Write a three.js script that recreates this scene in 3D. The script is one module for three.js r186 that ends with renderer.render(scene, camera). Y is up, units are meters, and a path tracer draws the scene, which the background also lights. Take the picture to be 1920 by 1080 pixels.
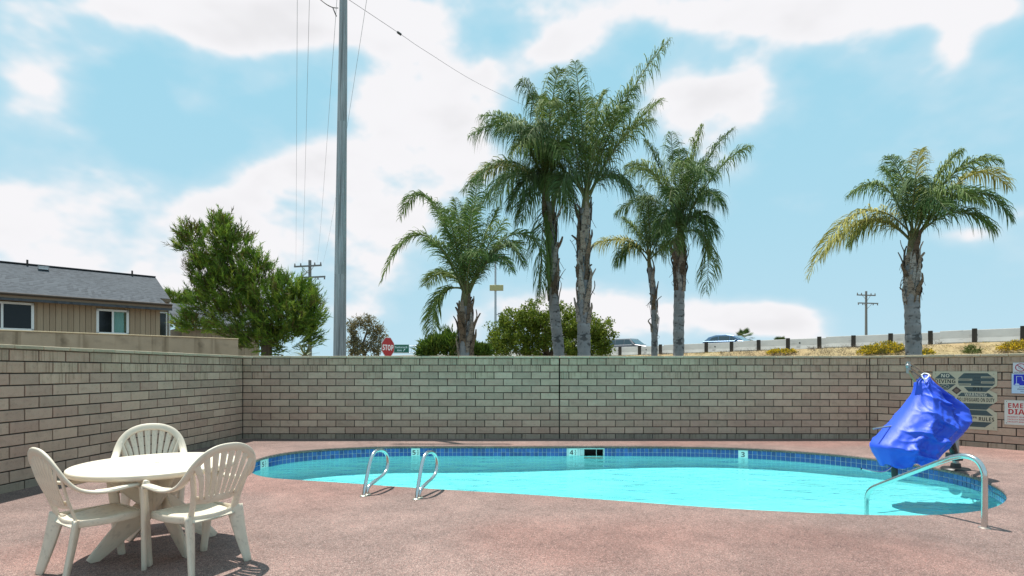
import * as THREE from 'three';
import { mergeGeometries } from 'three/addons/utils/BufferGeometryUtils.js';
import { RoundedBoxGeometry } from 'three/addons/geometries/RoundedBoxGeometry.js';

// ---------------------------------------------------------------- camera
// lens measured on the photograph (1920 x 1080): focal length 1048 px, eye 1.495 m, level camera with a vertical shift
const F = 1048, EYE = 1.495, CX = 960, CY = 694;
const scene = new THREE.Scene();
const camera = new THREE.PerspectiveCamera(2 * Math.atan(540 / F) * 180 / Math.PI, 1920 / 1080, 0.05, 4000);
camera.position.set(0, EYE, 0);
camera.lookAt(0, EYE, -10);
camera.setViewOffset(1920, 1080, 0, 540 - CY, 1920, 1080);
camera.updateProjectionMatrix();

// ---------------------------------------------------------------- random + noise
let seed = 12345;
const srand = (s) => { seed = s >>> 0; };
const rnd = () => { seed = (seed + 0x6D2B79F5) >>> 0; let t = seed; t = Math.imul(t ^ (t >>> 15), t | 1); t ^= t + Math.imul(t ^ (t >>> 7), t | 61); return ((t ^ (t >>> 14)) >>> 0) / 4294967296; };
const rr = (a, b) => a + (b - a) * rnd();
const hash3 = (x, y, z) => { let h = Math.imul(x, 374761393) + Math.imul(y, 668265263) + Math.imul(z, 2147483647 ^ 0x5bd1e995); h = Math.imul(h ^ (h >>> 13), 1274126177); return ((h ^ (h >>> 16)) >>> 0) / 4294967296; };
const sm = (t) => t * t * (3 - 2 * t);
function vnoise(x, y, z) {
  const xi = Math.floor(x), yi = Math.floor(y), zi = Math.floor(z), u = sm(x - xi), v = sm(y - yi), w = sm(z - zi);
  const L = (a, b, t) => a + (b - a) * t;
  return L(L(L(hash3(xi, yi, zi), hash3(xi + 1, yi, zi), u), L(hash3(xi, yi + 1, zi), hash3(xi + 1, yi + 1, zi), u), v),
    L(L(hash3(xi, yi, zi + 1), hash3(xi + 1, yi, zi + 1), u), L(hash3(xi, yi + 1, zi + 1), hash3(xi + 1, yi + 1, zi + 1), u), v), w);
}
function fbm(x, y, z, o = 4, g = 0.5) { let a = 1, s = 0, n = 0; for (let i = 0; i < o; i++) { s += a * vnoise(x, y, z); n += a; a *= g; x = x * 2.03 + 17.1; y = y * 2.03 + 5.3; z = z * 2.03 + 9.7; } return s / n; }
const sstep = (a, b, x) => { const t = Math.min(1, Math.max(0, (x - a) / (b - a))); return t * t * (3 - 2 * t); };
const clamp = (x, a, b) => Math.min(b, Math.max(a, x));

// ---------------------------------------------------------------- sky (air and clouds only) and sun
{
  const W = 3584, H = 1792, data = new Float32Array(W * H * 4);
  // cloud banks: direction given as picture coordinates of the measured lens, then continued by noise all round
  const banks = [[150, 15, 230, 50, 1], [430, 45, 130, 60, 1], [620, 30, 160, 70, 1], [760, 60, 90, 60, .8], [60, 180, 120, 95, 1], [200, 95, 60, 30, .5], [190, 430, 360, 105, 1.15], [40, 380, 140, 70, .6],
    [700, 330, 210, 140, 1.2], [830, 250, 120, 85, 1], [560, 450, 220, 110, 1], [500, 155, 60, 28, .6], [720, 165, 70, 50, .55], [1060, 85, 110, 50, .95], [1190, 15, 190, 50, 1], [1440, 50, 170, 60, 1.05], [1640, 15, 180, 45, .9], [1830, 15, 140, 38, .9], [1700, 120, 160, 60, .35], [880, 150, 120, 60, .3], [1790, 80, 40, 40, .6],
    [1400, 165, 90, 48, .85], [1270, 190, 75, 65, .9], [640, 540, 120, 60, .7], [1450, 600, 90, 30, .8], [1325, 390, 40, 30, .6], [1360, 590, 190, 42, 1], [1100, 575, 170, 55, 1], [960, 600, 140, 40, .6], [1790, 440, 100, 26, .55], [1910, 400, 40, 22, .6], [690, 585, 60, 22, .6], [330, 520, 330, 75, .95], [520, 330, 60, 40, .4], [1560, 640, 90, 18, .5]];
  for (let j = 0; j < H; j++) {
    const el = ((j + .5) / H - .5) * Math.PI, sy = Math.sin(el), ce = Math.cos(el);
    for (let i = 0; i < W; i++) {
      const k = (j * W + i) * 4;
      if (sy < -0.02) { data[k] = .3; data[k + 1] = .29; data[k + 2] = .27; data[k + 3] = 1; continue; }
      const az = ((i + .5) / W - .5) * 2 * Math.PI;          // three.js: u = atan2(z, x) / 2pi + .5
      const x = Math.cos(az) * ce, z = Math.sin(az) * ce, y = Math.max(sy, 0);
      // blue air, paler towards the horizon
      const t = Math.pow(1 - y, 3.2);
      let r = .335 + .2 * t, g = .665 + .085 * t, b = .83 + .035 * t;
      // clouds
      let bias = -.16;
      const noisy = fbm(x * 3.2 + 3, y * 5.5 + 1, z * 3.2 + 7, 6, .52);
      if (z < -.15) {
        const px = CX + F * x / -z, py = CY - F * y / -z;
        if (px > -600 && px < 2500 && py > -500) {
          const inn = sstep(-600, -200, px) * sstep(2500, 2150, px) * sstep(-500, -150, py);
          let s = 0;
          for (const [bx, by, rx, ry, a] of banks) { const ex = (px - bx) / rx, ey = (py - by) / ry, q = ex * ex + ey * ey; if (q < 6) s += a * Math.exp(-q * 1.1); }
          bias = bias * (1 - inn) + inn * (-.315 + .44 * Math.min(1.1, s));
        }
      }
      const wisps = noisy + bias < .1 ? 0 : fbm(x * 9 + 13, y * 15 + 4, z * 9 + 2, 5, .55);
      const dens = noisy + bias + (wisps - .5) * .62;
      const c = Math.min(1, .86 * sstep(.42, .66, dens) + .3 * sstep(.22, .56, dens));
      const thick = sstep(.56, .86, dens);
      const body = c > .01 ? fbm(x * 6 + 31, y * 13, z * 6 + 11, 4) : 0;
      const lit = .95 - .1 * thick * sstep(.42, .68, body);
      r += (lit * .985 - r) * c * .96; g += (lit * .965 - g) * c * .96; b += (lit * .985 - b) * c * .96;
      const e = 1 / 1.36; data[k] = r * e; data[k + 1] = g * e; data[k + 2] = b * e; data[k + 3] = 1;
    }
  }
  const sky = new THREE.DataTexture(data, W, H, THREE.RGBAFormat, THREE.FloatType);
  sky.mapping = THREE.EquirectangularReflectionMapping; sky.colorSpace = THREE.LinearSRGBColorSpace;
  sky.magFilter = THREE.LinearFilter; sky.minFilter = THREE.LinearFilter; sky.needsUpdate = true;
  scene.background = sky; scene.environment = sky;
}
const sun = new THREE.DirectionalLight(new THREE.Color(1, .955, .88), 5);
sun.position.set(-.235 * 60, 60, -.235 * 60 - 8); sun.target.position.set(0, 0, -8);
sun.castShadow = true; sun.shadow.mapSize.set(4096, 4096);
Object.assign(sun.shadow.camera, { left: -45, right: 45, top: 45, bottom: -45, near: 1, far: 160 });
scene.add(sun, sun.target);

const renderer = new THREE.WebGLRenderer({ antialias: true });
renderer.setSize(1024, 576);
renderer.toneMapping = THREE.LinearToneMapping;
renderer.toneMappingExposure = 1.38;
renderer.shadowMap.enabled = true;

// ---------------------------------------------------------------- helpers
const V = (x, y, z) => new THREE.Vector3(x, y, z);
const P = (px, py, d) => V((px - CX) / F * d, EYE + (CY - py) / F * d, -d);         // a pixel at a known distance
const G = (px, py) => { const d = F * EYE / (py - CY); return V((px - CX) / F * d, 0, -d); }; // a pixel on the deck
const used = {};
function numbered(n) { if (!(n in used)) { used[n] = 0; return n; } return n + '_' + String(++used[n]).padStart(3, '0'); }
function tag(o, label, category, group, kind) { o.userData.label = label; o.userData.category = category; if (group) o.userData.group = group; if (kind) o.userData.kind = kind; return o; }
function thing(name, label, category, pos = [0, 0, 0], turn = 0, group) { const o = new THREE.Group(); o.name = numbered(name); o.position.set(...pos); o.rotation.y = turn; tag(o, label, category, group); scene.add(o); return o; }
function mesh(name, geo, mat, parent, label) { const m = new THREE.Mesh(geo, mat); m.name = parent ? name : numbered(name); m.castShadow = m.receiveShadow = true; (parent || scene).add(m); if (label) m.userData.label = label; return m; }
function struct(name, geo, mat, label) { const m = mesh(name, geo, mat); m.userData.kind = 'structure'; m.userData.label = label; return m; }
const merge = (a) => mergeGeometries(a.map((g) => { const n = g.index ? g.toNonIndexed() : g; for (const k of Object.keys(n.attributes)) if (!['position', 'normal', 'uv'].includes(k)) n.deleteAttribute(k); return n; }), false);
const lin = (r, g, b) => new THREE.Color().setRGB(r, g, b);
const std = (c, rough = .8, o = {}) => new THREE.MeshStandardMaterial({ color: lin(...c), roughness: rough, ...o });
const phys = (c, rough = .8, o = {}) => new THREE.MeshPhysicalMaterial({ color: lin(...c), roughness: rough, ...o });
function box(w, h, d, x = 0, y = 0, z = 0) { const g = new THREE.BoxGeometry(w, h, d); g.translate(x, y, z); return g; }
function rbox(w, h, d, r, x = 0, y = 0, z = 0, s = 2) { const g = new RoundedBoxGeometry(w, h, d, s, r); g.translate(x, y, z); return g; }
function tube(pts, r, seg = 24, rad = 8, closed = false, tension = .5) { return new THREE.TubeGeometry(new THREE.CatmullRomCurve3(pts, closed, 'catmullrom', tension), seg, r, rad, closed); }
function cyl(a, b, r0, r1 = r0, n = 12, open = false) { const d = b.clone().sub(a), g = new THREE.CylinderGeometry(r1, r0, d.length(), n, 1, open); g.applyMatrix4(new THREE.Matrix4().makeRotationFromQuaternion(new THREE.Quaternion().setFromUnitVectors(V(0, 1, 0), d.clone().normalize()))); g.translate((a.x + b.x) / 2, (a.y + b.y) / 2, (a.z + b.z) / 2); return g; }
// a bar of rounded-rectangle section swept along a curve; w = across (along side vector), h = thickness
function sweep(pts, w, h, ref, seg = 20, power = 4, nring = 12, tension = .5) {
  const c = pts instanceof THREE.Curve ? pts : new THREE.CatmullRomCurve3(pts, false, 'catmullrom', tension), pos = [], idx = [], uv = [];
  for (let i = 0; i <= seg; i++) {
    const t = i / seg, p = c.getPoint(t), tan = c.getTangent(t), rf = typeof ref === 'function' ? ref(t) : ref;
    const side = new THREE.Vector3().crossVectors(rf, tan).normalize(), up = new THREE.Vector3().crossVectors(tan, side).normalize();
    const ww = (typeof w === 'function' ? w(t) : w) / 2, hh = (typeof h === 'function' ? h(t) : h) / 2;
    for (let k = 0; k < nring; k++) {
      const a = (k + .5) / nring * 2 * Math.PI, ca = Math.cos(a), sa = Math.sin(a), q = Math.pow(Math.pow(Math.abs(ca), power) + Math.pow(Math.abs(sa), power), -1 / power);
      const v = p.clone().addScaledVector(side, ca * q * ww).addScaledVector(up, sa * q * hh);
      pos.push(v.x, v.y, v.z); uv.push(k / nring, t);
    }
  }
  for (let i = 0; i < seg; i++) for (let k = 0; k < nring; k++) { const a = i * nring + k, b = i * nring + (k + 1) % nring; idx.push(a, b, a + nring, b, b + nring, a + nring); }
  for (const e of [0, seg]) { const c0 = pos.length / 3; let x = 0, y = 0, z = 0; for (let k = 0; k < nring; k++) { x += pos[(e * nring + k) * 3]; y += pos[(e * nring + k) * 3 + 1]; z += pos[(e * nring + k) * 3 + 2]; } pos.push(x / nring, y / nring, z / nring); uv.push(.5, .5); for (let k = 0; k < nring; k++) { const a = e * nring + k, b = e * nring + (k + 1) % nring; e ? idx.push(a, b, c0) : idx.push(b, a, c0); } }
  const g = new THREE.BufferGeometry(); g.setAttribute('position', new THREE.Float32BufferAttribute(pos, 3)); g.setAttribute('uv', new THREE.Float32BufferAttribute(uv, 2)); g.setIndex(idx); g.computeVertexNormals(); return g;
}
function rawGeo(pos, idx, uv, col) { const g = new THREE.BufferGeometry(); g.setAttribute('position', new THREE.Float32BufferAttribute(pos, 3)); if (uv) g.setAttribute('uv', new THREE.Float32BufferAttribute(uv, 2)); if (col) g.setAttribute('color', new THREE.Float32BufferAttribute(col, 3)); if (idx) g.setIndex(idx); g.computeVertexNormals(); return g; }
// textures: fn(u, v) -> [r, g, b] (linear values are turned to sRGB) or a grey number
const toS = (c) => 255 * (c <= .0031308 ? 12.92 * c : 1.055 * Math.pow(clamp(c, 0, 1), 1 / 2.4) - .055);
function tex(n, fn, colour = true, m = n) {
  const d = new Uint8Array(n * m * 4);
  for (let j = 0; j < m; j++) for (let i = 0; i < n; i++) { const c = fn(i / n, j / m, i, j), k = (j * n + i) * 4; if (colour) { d[k] = toS(c[0]); d[k + 1] = toS(c[1]); d[k + 2] = toS(c[2]); } else d[k] = d[k + 1] = d[k + 2] = 255 * clamp(c, 0, 1); d[k + 3] = 255; }
  const t = new THREE.DataTexture(d, n, m); t.wrapS = t.wrapT = THREE.RepeatWrapping; t.magFilter = THREE.LinearFilter; t.minFilter = THREE.LinearMipmapLinearFilter; t.generateMipmaps = true; if (colour) t.colorSpace = THREE.SRGBColorSpace; t.needsUpdate = true; return t;
}
// noise that tiles over the unit square
function tfbm(u, v, f, o = 4, z = 0) { let a = 1, s = 0, n = 0; for (let i = 0; i < o; i++) { const x = u * f, y = v * f, xi = Math.floor(x), yi = Math.floor(y), p = sm(x - xi), q = sm(y - yi), h = (a2, b2) => hash3(((a2 % f) + f) % f, ((b2 % f) + f) % f, 71 * i + z); s += a * ((h(xi, yi) * (1 - p) + h(xi + 1, yi) * p) * (1 - q) + (h(xi, yi + 1) * (1 - p) + h(xi + 1, yi + 1) * p) * q); n += a; a *= .55; f *= 2; } return s / n; }
function canvasTex(w, h, draw) { const c = document.createElement('canvas'); c.width = w; c.height = h; draw(c.getContext('2d'), w, h); const t = new THREE.CanvasTexture(c); t.colorSpace = THREE.SRGBColorSpace; t.magFilter = THREE.LinearFilter; return t; }

// ---------------------------------------------------------------- pool outline (plan: x, distance from the camera)
const poolPts = [[465, 881], [478, 889], [500, 895], [543, 898.5], [616, 903], [760, 913], [900, 921.5], [1000, 927.5], [1156, 938], [1312, 949.5], [1450, 957.5], [1600, 964], [1690, 966], [1775, 964], [1838, 957], [1876, 946], [1890, 933], [1884, 919], [1863, 906], [1826, 891], [1775, 879], [1700, 866.5], [1600, 853.5], [1500, 845], [1400, 839.3], [1280, 836.3], [1130, 835.5], [980, 835.5], [830, 835.5], [720, 836], [640, 839], [570, 843.5], [515, 851], [482, 860], [465, 870]]
  .map(([x, y]) => { const g = G(x, y); return V(g.x, 0, g.z); });
const poolCurve = new THREE.CatmullRomCurve3(poolPts, true, 'centripetal');
const NP = 360;
let rim = poolCurve.getSpacedPoints(NP).slice(0, NP);
for (let it = 0; it < 10; it++) rim = rim.map((p, i) => p.clone().multiplyScalar(.5).addScaledVector(rim[(i + 1) % NP], .25).addScaledVector(rim[(i + NP - 1) % NP], .25));
const rimN = rim.map((p, i) => { const t = rim[(i + 1) % NP].clone().sub(rim[(i + NP - 1) % NP]).normalize(); return V(-t.z, 0, t.x); }); // made to point out of the pool below
const PC = V(1.2, 0, -8.6);
for (let i = 0; i < NP; i++) if (rimN[i].dot(rim[i].clone().sub(PC)) < 0) rimN[i].negate();
const WATER = -.2;
const depthAt = (x) => .32 - .12 * sstep(-1.2, 4.2, x);   // the floor stands where refraction lifts it to the eye

// ---------------------------------------------------------------- yard boundary (x, z)
const LW = (d) => -6.53 + .0534 * d;                 // left wall line
const CORNER = V(LW(12.2), 0, -12.2), RC = V(7.81, 0, -12.2), RS = V(.683, 0, .731).normalize();
const yard = [[LW(-6), 6], [CORNER.x, CORNER.z], [RC.x, RC.z], [RC.x + RS.x * 9, RC.z + RS.z * 9], [RC.x + RS.x * 9, 6]].map(([x, z]) => V(x, 0, z));
function toYard(dx, dz) { let best = 1e9; for (let i = 0; i < yard.length; i++) { const a = yard[i], b = yard[(i + 1) % yard.length], ex = b.x - a.x, ez = b.z - a.z, det = dx * -ez + ex * dz; if (Math.abs(det) < 1e-9) continue; const ax = a.x - PC.x, az = a.z - PC.z, t = (ax * -ez + ex * az) / det, s = (dx * az - dz * ax) / det; if (t > 0 && s >= -1e-6 && s <= 1 + 1e-6) best = Math.min(best, t); } return best; }

// ---------------------------------------------------------------- deck
{
  const deckMap = tex(1024, (u, v, i, j) => {
    const a = hash3(i, j, 5), b = hash3(i >> 1, j >> 1, 6), c = hash3(Math.floor(i / 3.1), Math.floor(j / 3.1), 8), n = tfbm(u, v, 8, 5), n2 = tfbm(u, v, 64, 2, 9);
    let k = .6 + .44 * n + .3 * (n2 - .5) + .42 * (b - .5) + .2 * (a - .5);
    let r = 1, g = 1, bl = 1;
    if (c > .9) { k += .62; r = .95; g = 1.05; bl = 1.08; } else if (c < .16) { k *= .4; } else if (c > .72 && c < .8) { r = 1.12; g = .86; bl = .84; }
    return [clamp(.6 * k * r, 0, 1), clamp(.6 * k * g, 0, 1), clamp(.6 * k * bl, 0, 1)];
  });
  const deckBump = tex(512, (u, v, i, j) => .5 * hash3(Math.floor(i / 2), Math.floor(j / 2), 3) + .5 * hash3(i, j, 4), false);
  deckMap.repeat.set(.5, .5); deckBump.repeat.set(1.2, 1.2);
  const mat = new THREE.MeshStandardMaterial({ vertexColors: true, map: deckMap, bumpMap: deckBump, bumpScale: .004, roughness: .82 });
  const pos = [], idx = [], uv = [], col = [], NR = 46;
  // nose of the cantilevered deck edge, then rings out to the walls
  const nose = [[.06, -.056], [.004, -.056], [-.006, -.046], [-.01, -.026], [-.004, -.008], [.012, 0]];
  for (let i = 0; i <= NP; i++) {
    const p = rim[i % NP], n = rimN[i % NP];
    const list = nose.map(([o, y]) => [p.x + n.x * o, y, p.z + n.z * o]);
    const s = V(list[5][0], 0, list[5][2]), dx = s.x - PC.x, dz = s.z - PC.z, L = Math.hypot(dx, dz), T = toYard(dx / L, dz / L);
    for (let k = 1; k <= NR; k++) { const f = k / NR, r = L + (T - L) * f; list.push([PC.x + dx / L * r, .004 * (vnoise(dx / L * r * .5, dz / L * r * .5, 3) - .5), PC.z + dz / L * r]); }
    list.forEach(([x, y, z], k) => {
      pos.push(x, y, z); uv.push(x, z - (k < 6 ? y : 0));
      // stains of the coating: redder and paler patches
      const a = fbm(x * .55 + 5, z * .55, 2, 4), b = fbm(x * 2.2, z * 2.2 + 9, 4, 3), e = sstep(.5, .72, fbm(x * .35 + 20, z * .35 + 3, 7, 3));
      const m = .68 + .64 * a + .24 * (b - .5);
      col.push(.435 * m * (1 + .03 * e), .288 * m * (1 - .13 * e), .248 * m * (1 - .16 * e));
    });
  }
  const M = NR + 6;
  for (let i = 0; i < NP; i++) for (let k = 0; k < M - 1; k++) { const a = i * M + k, b = a + M; idx.push(a, a + 1, b, b, a + 1, b + 1); }
  const g = rawGeo(pos, idx, uv, col);
  if (g.attributes.normal.getY(20) < 0) { g.index.array.reverse(); g.computeVertexNormals(); }
  struct('pool_deck', g, mat, 'reddish brown pebbled pool deck with speckled stones');
}

// ---------------------------------------------------------------- pool basin, tiles, water
const pool = new THREE.Group(); pool.name = 'swimming_pool'; pool.userData = { kind: 'structure', label: 'curved swimming pool with pale plaster and a band of blue tiles' }; scene.add(pool);
{
  const plasterMap = tex(512, (u, v) => { const k = .85 + .42 * (tfbm(u, v, 4, 5) - .5) + .1 * (tfbm(u, v, 64, 2, 4) - .5); return [k * .93, k, k]; });
  plasterMap.repeat.set(.35, .35);
  const plaster = std([.84, .85, .85], .85, { map: plasterMap });
  const inSkim = (i) => rim[i].z < -10.5 && Math.abs(rim[i].x - 1.63) < .21 && Math.abs(rim[(i + 1) % NP].x - 1.63) < .21;
  const pos = [], idx = [], uv = [];
  const rows = 26;
  for (let i = 0; i <= NP; i++) {
    const p = rim[i % NP], n = rimN[i % NP], dep = depthAt(p.x);
    const w = V(p.x + n.x * .045, 0, p.z + n.z * .045);
    const list = [[0, .17], [0, -.06], [0, -dep * .5], [0, -dep + .12], [.015, -dep + .06], [.05, -dep + .015], [.12, -dep]].map(([o, y]) => V(w.x - n.x * o, y + WATER, w.z - n.z * o));
    const e = list[6];
    for (let k = 1; k <= rows - 7; k++) { const f = k / (rows - 7), x = e.x + (PC.x - e.x) * f, z = e.z + (PC.z - e.z) * f; list.push(V(x, WATER - depthAt(x) + (e.y - (WATER - depthAt(e.x))) * (1 - f), z)); }
    list.forEach((q, k) => { pos.push(q.x, q.y, q.z); uv.push(q.x + (k < 4 ? q.y * .7 : 0), q.z + (k < 4 ? q.y : 0)); });
  }
  for (let i = 0; i < NP; i++) for (let k = 0; k < rows - 1; k++) { if (k === 0 && inSkim(i)) continue; const a = i * rows + k, b = a + rows; idx.push(a, b, a + 1, b, b + 1, a + 1); }
  mesh('plaster_basin', rawGeo(pos, idx, uv), plaster, pool);
  // waterline tiles: those that face the camera are picked out one by one
  const blues = [[.02, .06, .27], [.026, .08, .33], [.017, .045, .21], [.034, .095, .36], [.023, .065, .29]].map((c) => phys(c, .22, { clearcoat: .6, clearcoatRoughness: .12 }));
  const grout = std([.62, .66, .66], .8);
  const tg = new RoundedBoxGeometry(.0755, .0755, .012, 1, .004);
  const ringLen = []; let tot = 0; for (let i = 0; i < NP; i++) { ringLen.push(tot); tot += rim[i].distanceTo(rim[(i + 1) % NP]); }
  const at = (s) => { s = ((s % tot) + tot) % tot; let i = 0, lo = 0, hi = NP - 1; while (lo < hi) { const m = (lo + hi + 1) >> 1; ringLen[m] <= s ? lo = m : hi = m - 1; } i = lo; const j = (i + 1) % NP, f = (s - ringLen[i]) / (rim[i].distanceTo(rim[j]) || 1); return { p: rim[i].clone().lerp(rim[j], f), n: rimN[i].clone().lerp(rimN[j], f).normalize() }; };
  pool.userData.at = undefined; delete pool.userData.at;
  const nT = Math.round(tot / .081), pitch = tot / nT;
  // markers and skimmer, by the place along the far wall
  const nearestS = (px) => { let b = 0, bd = 1e9; for (let i = 0; i < NP; i++) { if (rimN[i].z > -.05 && rim[i].x < 6) continue; const q = CX + F * rim[i].x / -rim[i].z; if (rim[i].z > -8.4 && q < 1500) continue; if (Math.abs(q - px) < bd) { bd = Math.abs(q - px); b = i; } } return ringLen[b]; };
  const marks = [[498, '5½'], [781, '5½'], [1073, '4½'], [1395, '3']].map(([px, t]) => ({ s: nearestS(px), t, px }));
  const skim = nearestS(1112);
  const tiles = [];
  for (let k = 0; k < nT; k++) for (let row = 0; row < 2; row++) {
    const s = (k + .5) * pitch, { p, n } = at(s);
    const near = (q, w) => { const e = Math.abs(((s - q + tot * 1.5) % tot) - tot / 2); return e < w; };
    if (marks.some((m) => near(m.s, .10)) || near(skim, .26)) continue;
    tiles.push({ p, n, row, ang: Math.atan2(-n.x, -n.z), vis: n.dot(V(0, 0, 0).sub(p).normalize()) < -.05, d: p.length() });
  }
  const place = (t) => { const o = t.n.clone().multiplyScalar(.036); return new THREE.Matrix4().makeRotationY(t.ang).setPosition(t.p.x + o.x, -.097 - t.row * .0805, t.p.z + o.z); };
  const order = tiles.filter((t) => t.vis).sort((a, b) => a.row - b.row || a.d - b.d), one = new Set(order.slice(0, 298));
  srand(77); const rest = [];
  for (const t of tiles) { const m = place(t); if (one.has(t)) { const q = mesh('tile', tg, blues[Math.floor(rnd() * 5)], pool); q.applyMatrix4(m); } else rest.push(tg.clone().applyMatrix4(m)); }
  const rm = mesh('tile_band', merge(rest), blues[0], pool); rm.userData.kind = 'stuff';
  // grout bed behind the tiles
  { const gp = [], gi = []; for (let i = 0; i <= NP; i++) { const p = rim[i % NP], n = rimN[i % NP]; for (const y of [-.052, -.23]) gp.push(p.x + n.x * .037, y, p.z + n.z * .037); } for (let i = 0; i < NP; i++) { if (inSkim(i)) continue; const a = i * 2; gi.push(a, a + 1, a + 2, a + 2, a + 1, a + 3); } mesh('grout_bed', rawGeo(gp, gi), grout, pool); }
  for (const m of marks) {
    const { p, n } = at(m.s);
    const t = canvasTex(128, 128, (c) => { c.fillStyle = '#dfe9e4'; c.fillRect(0, 0, 128, 128); c.fillStyle = '#101314'; c.textBaseline = 'middle'; c.textAlign = 'center'; if (m.t === '3') { c.font = 'bold 104px sans-serif'; c.fillText('3', 64, 68); } else { c.font = 'bold 100px sans-serif'; c.fillText(m.t[0], 42, 68); c.font = 'bold 44px sans-serif'; c.fillText('1', 98, 42); c.fillRect(80, 62, 36, 5); c.fillText('2', 98, 92); } });
    const q = mesh('depth_marker', new THREE.BoxGeometry(.172, .158, .012), [0, 1, 2, 3, 4, 5].map((i) => i === 4 ? new THREE.MeshStandardMaterial({ map: t, roughness: .35 }) : grout), pool, 'white depth marker tile reading ' + m.t);
    q.position.set(p.x + n.x * .034, -.137, p.z + n.z * .034); q.rotation.y = Math.atan2(-n.x, -n.z);
  }
  { const { p, n } = at(skim), a = Math.atan2(-n.x, -n.z), sk = new THREE.Group(); sk.name = 'skimmer'; pool.add(sk); sk.position.set(p.x + n.x * .03, -.132, p.z + n.z * .03); sk.rotation.y = a;
    const white = std([.7, .76, .74], .4), black = std([.03, .03, .03], .7);
    mesh('skimmer_frame', merge([box(.5, .016, .02, 0, .066, 0), box(.5, .016, .02, 0, -.086, 0), box(.016, .136, .02, -.242, -.01, 0), box(.016, .136, .02, .242, -.01, 0), box(.008, .136, .016, -.17, -.01, 0), box(.008, .136, .016, .09, -.01, 0)]), white, sk);
    mesh('skimmer_throat', merge([box(.47, .006, .26, 0, .054, -.135), box(.47, .006, .26, 0, -.075, -.135), box(.006, .13, .26, -.232, -.01, -.135), box(.006, .13, .26, .232, -.01, -.135), box(.47, .13, .006, 0, -.01, -.262)]), black, sk); }
  // dark hose loop lying just under the water at the deep end
  const h = G(500, 893); mesh('vacuum_fitting', tube([V(h.x - .14, WATER - .05, h.z - .45), V(h.x - .06, WATER - .0, h.z - .5), V(h.x + .05, WATER + .012, h.z - .48), V(h.x + .07, WATER - .02, h.z - .4), V(h.x, WATER - .08, h.z - .36)], .014, 24, 8), std([.02, .025, .025], .5), pool);
  // water: a rippled clear sheet, tinted as deep water is
  const ripple = tex(512, (u, v) => .55 * tfbm(u, v, 6, 4) + .45 * tfbm(v, u, 12, 3, 5), false); ripple.repeat.set(.45, .8);
  const water = new THREE.MeshPhysicalMaterial({ color: lin(.41, .87, .88), transmission: 1, thickness: 0, ior: 1.33, roughness: .03, bumpMap: ripple, bumpScale: .03, specularIntensity: .75 });
  const wp = [PC.x, WATER, PC.z], wi = [], wu = [PC.x, PC.z];
  const rings = 12; for (let k = 1; k <= rings; k++) for (let i = 0; i < NP; i++) { const p = rim[i], n = rimN[i], f = k / rings, x = PC.x + (p.x + n.x * .028 - PC.x) * f, z = PC.z + (p.z + n.z * .028 - PC.z) * f; wp.push(x, WATER, z); wu.push(x, z); }
  for (let i = 0; i < NP; i++) { const j = (i + 1) % NP; wi.push(0, 1 + j, 1 + i); for (let k = 0; k < rings - 1; k++) { const a = 1 + k * NP + i, b = 1 + k * NP + j; wi.push(a, b, a + NP, b, b + NP, a + NP); } }
  const wg = rawGeo(wp, wi, wu); if (wg.attributes.normal.getY(5) < 0) { wg.index.array.reverse(); wg.computeVertexNormals(); }
  struct('pool_water', wg, water, 'bright turquoise rippled pool water').castShadow = false;
}

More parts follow.
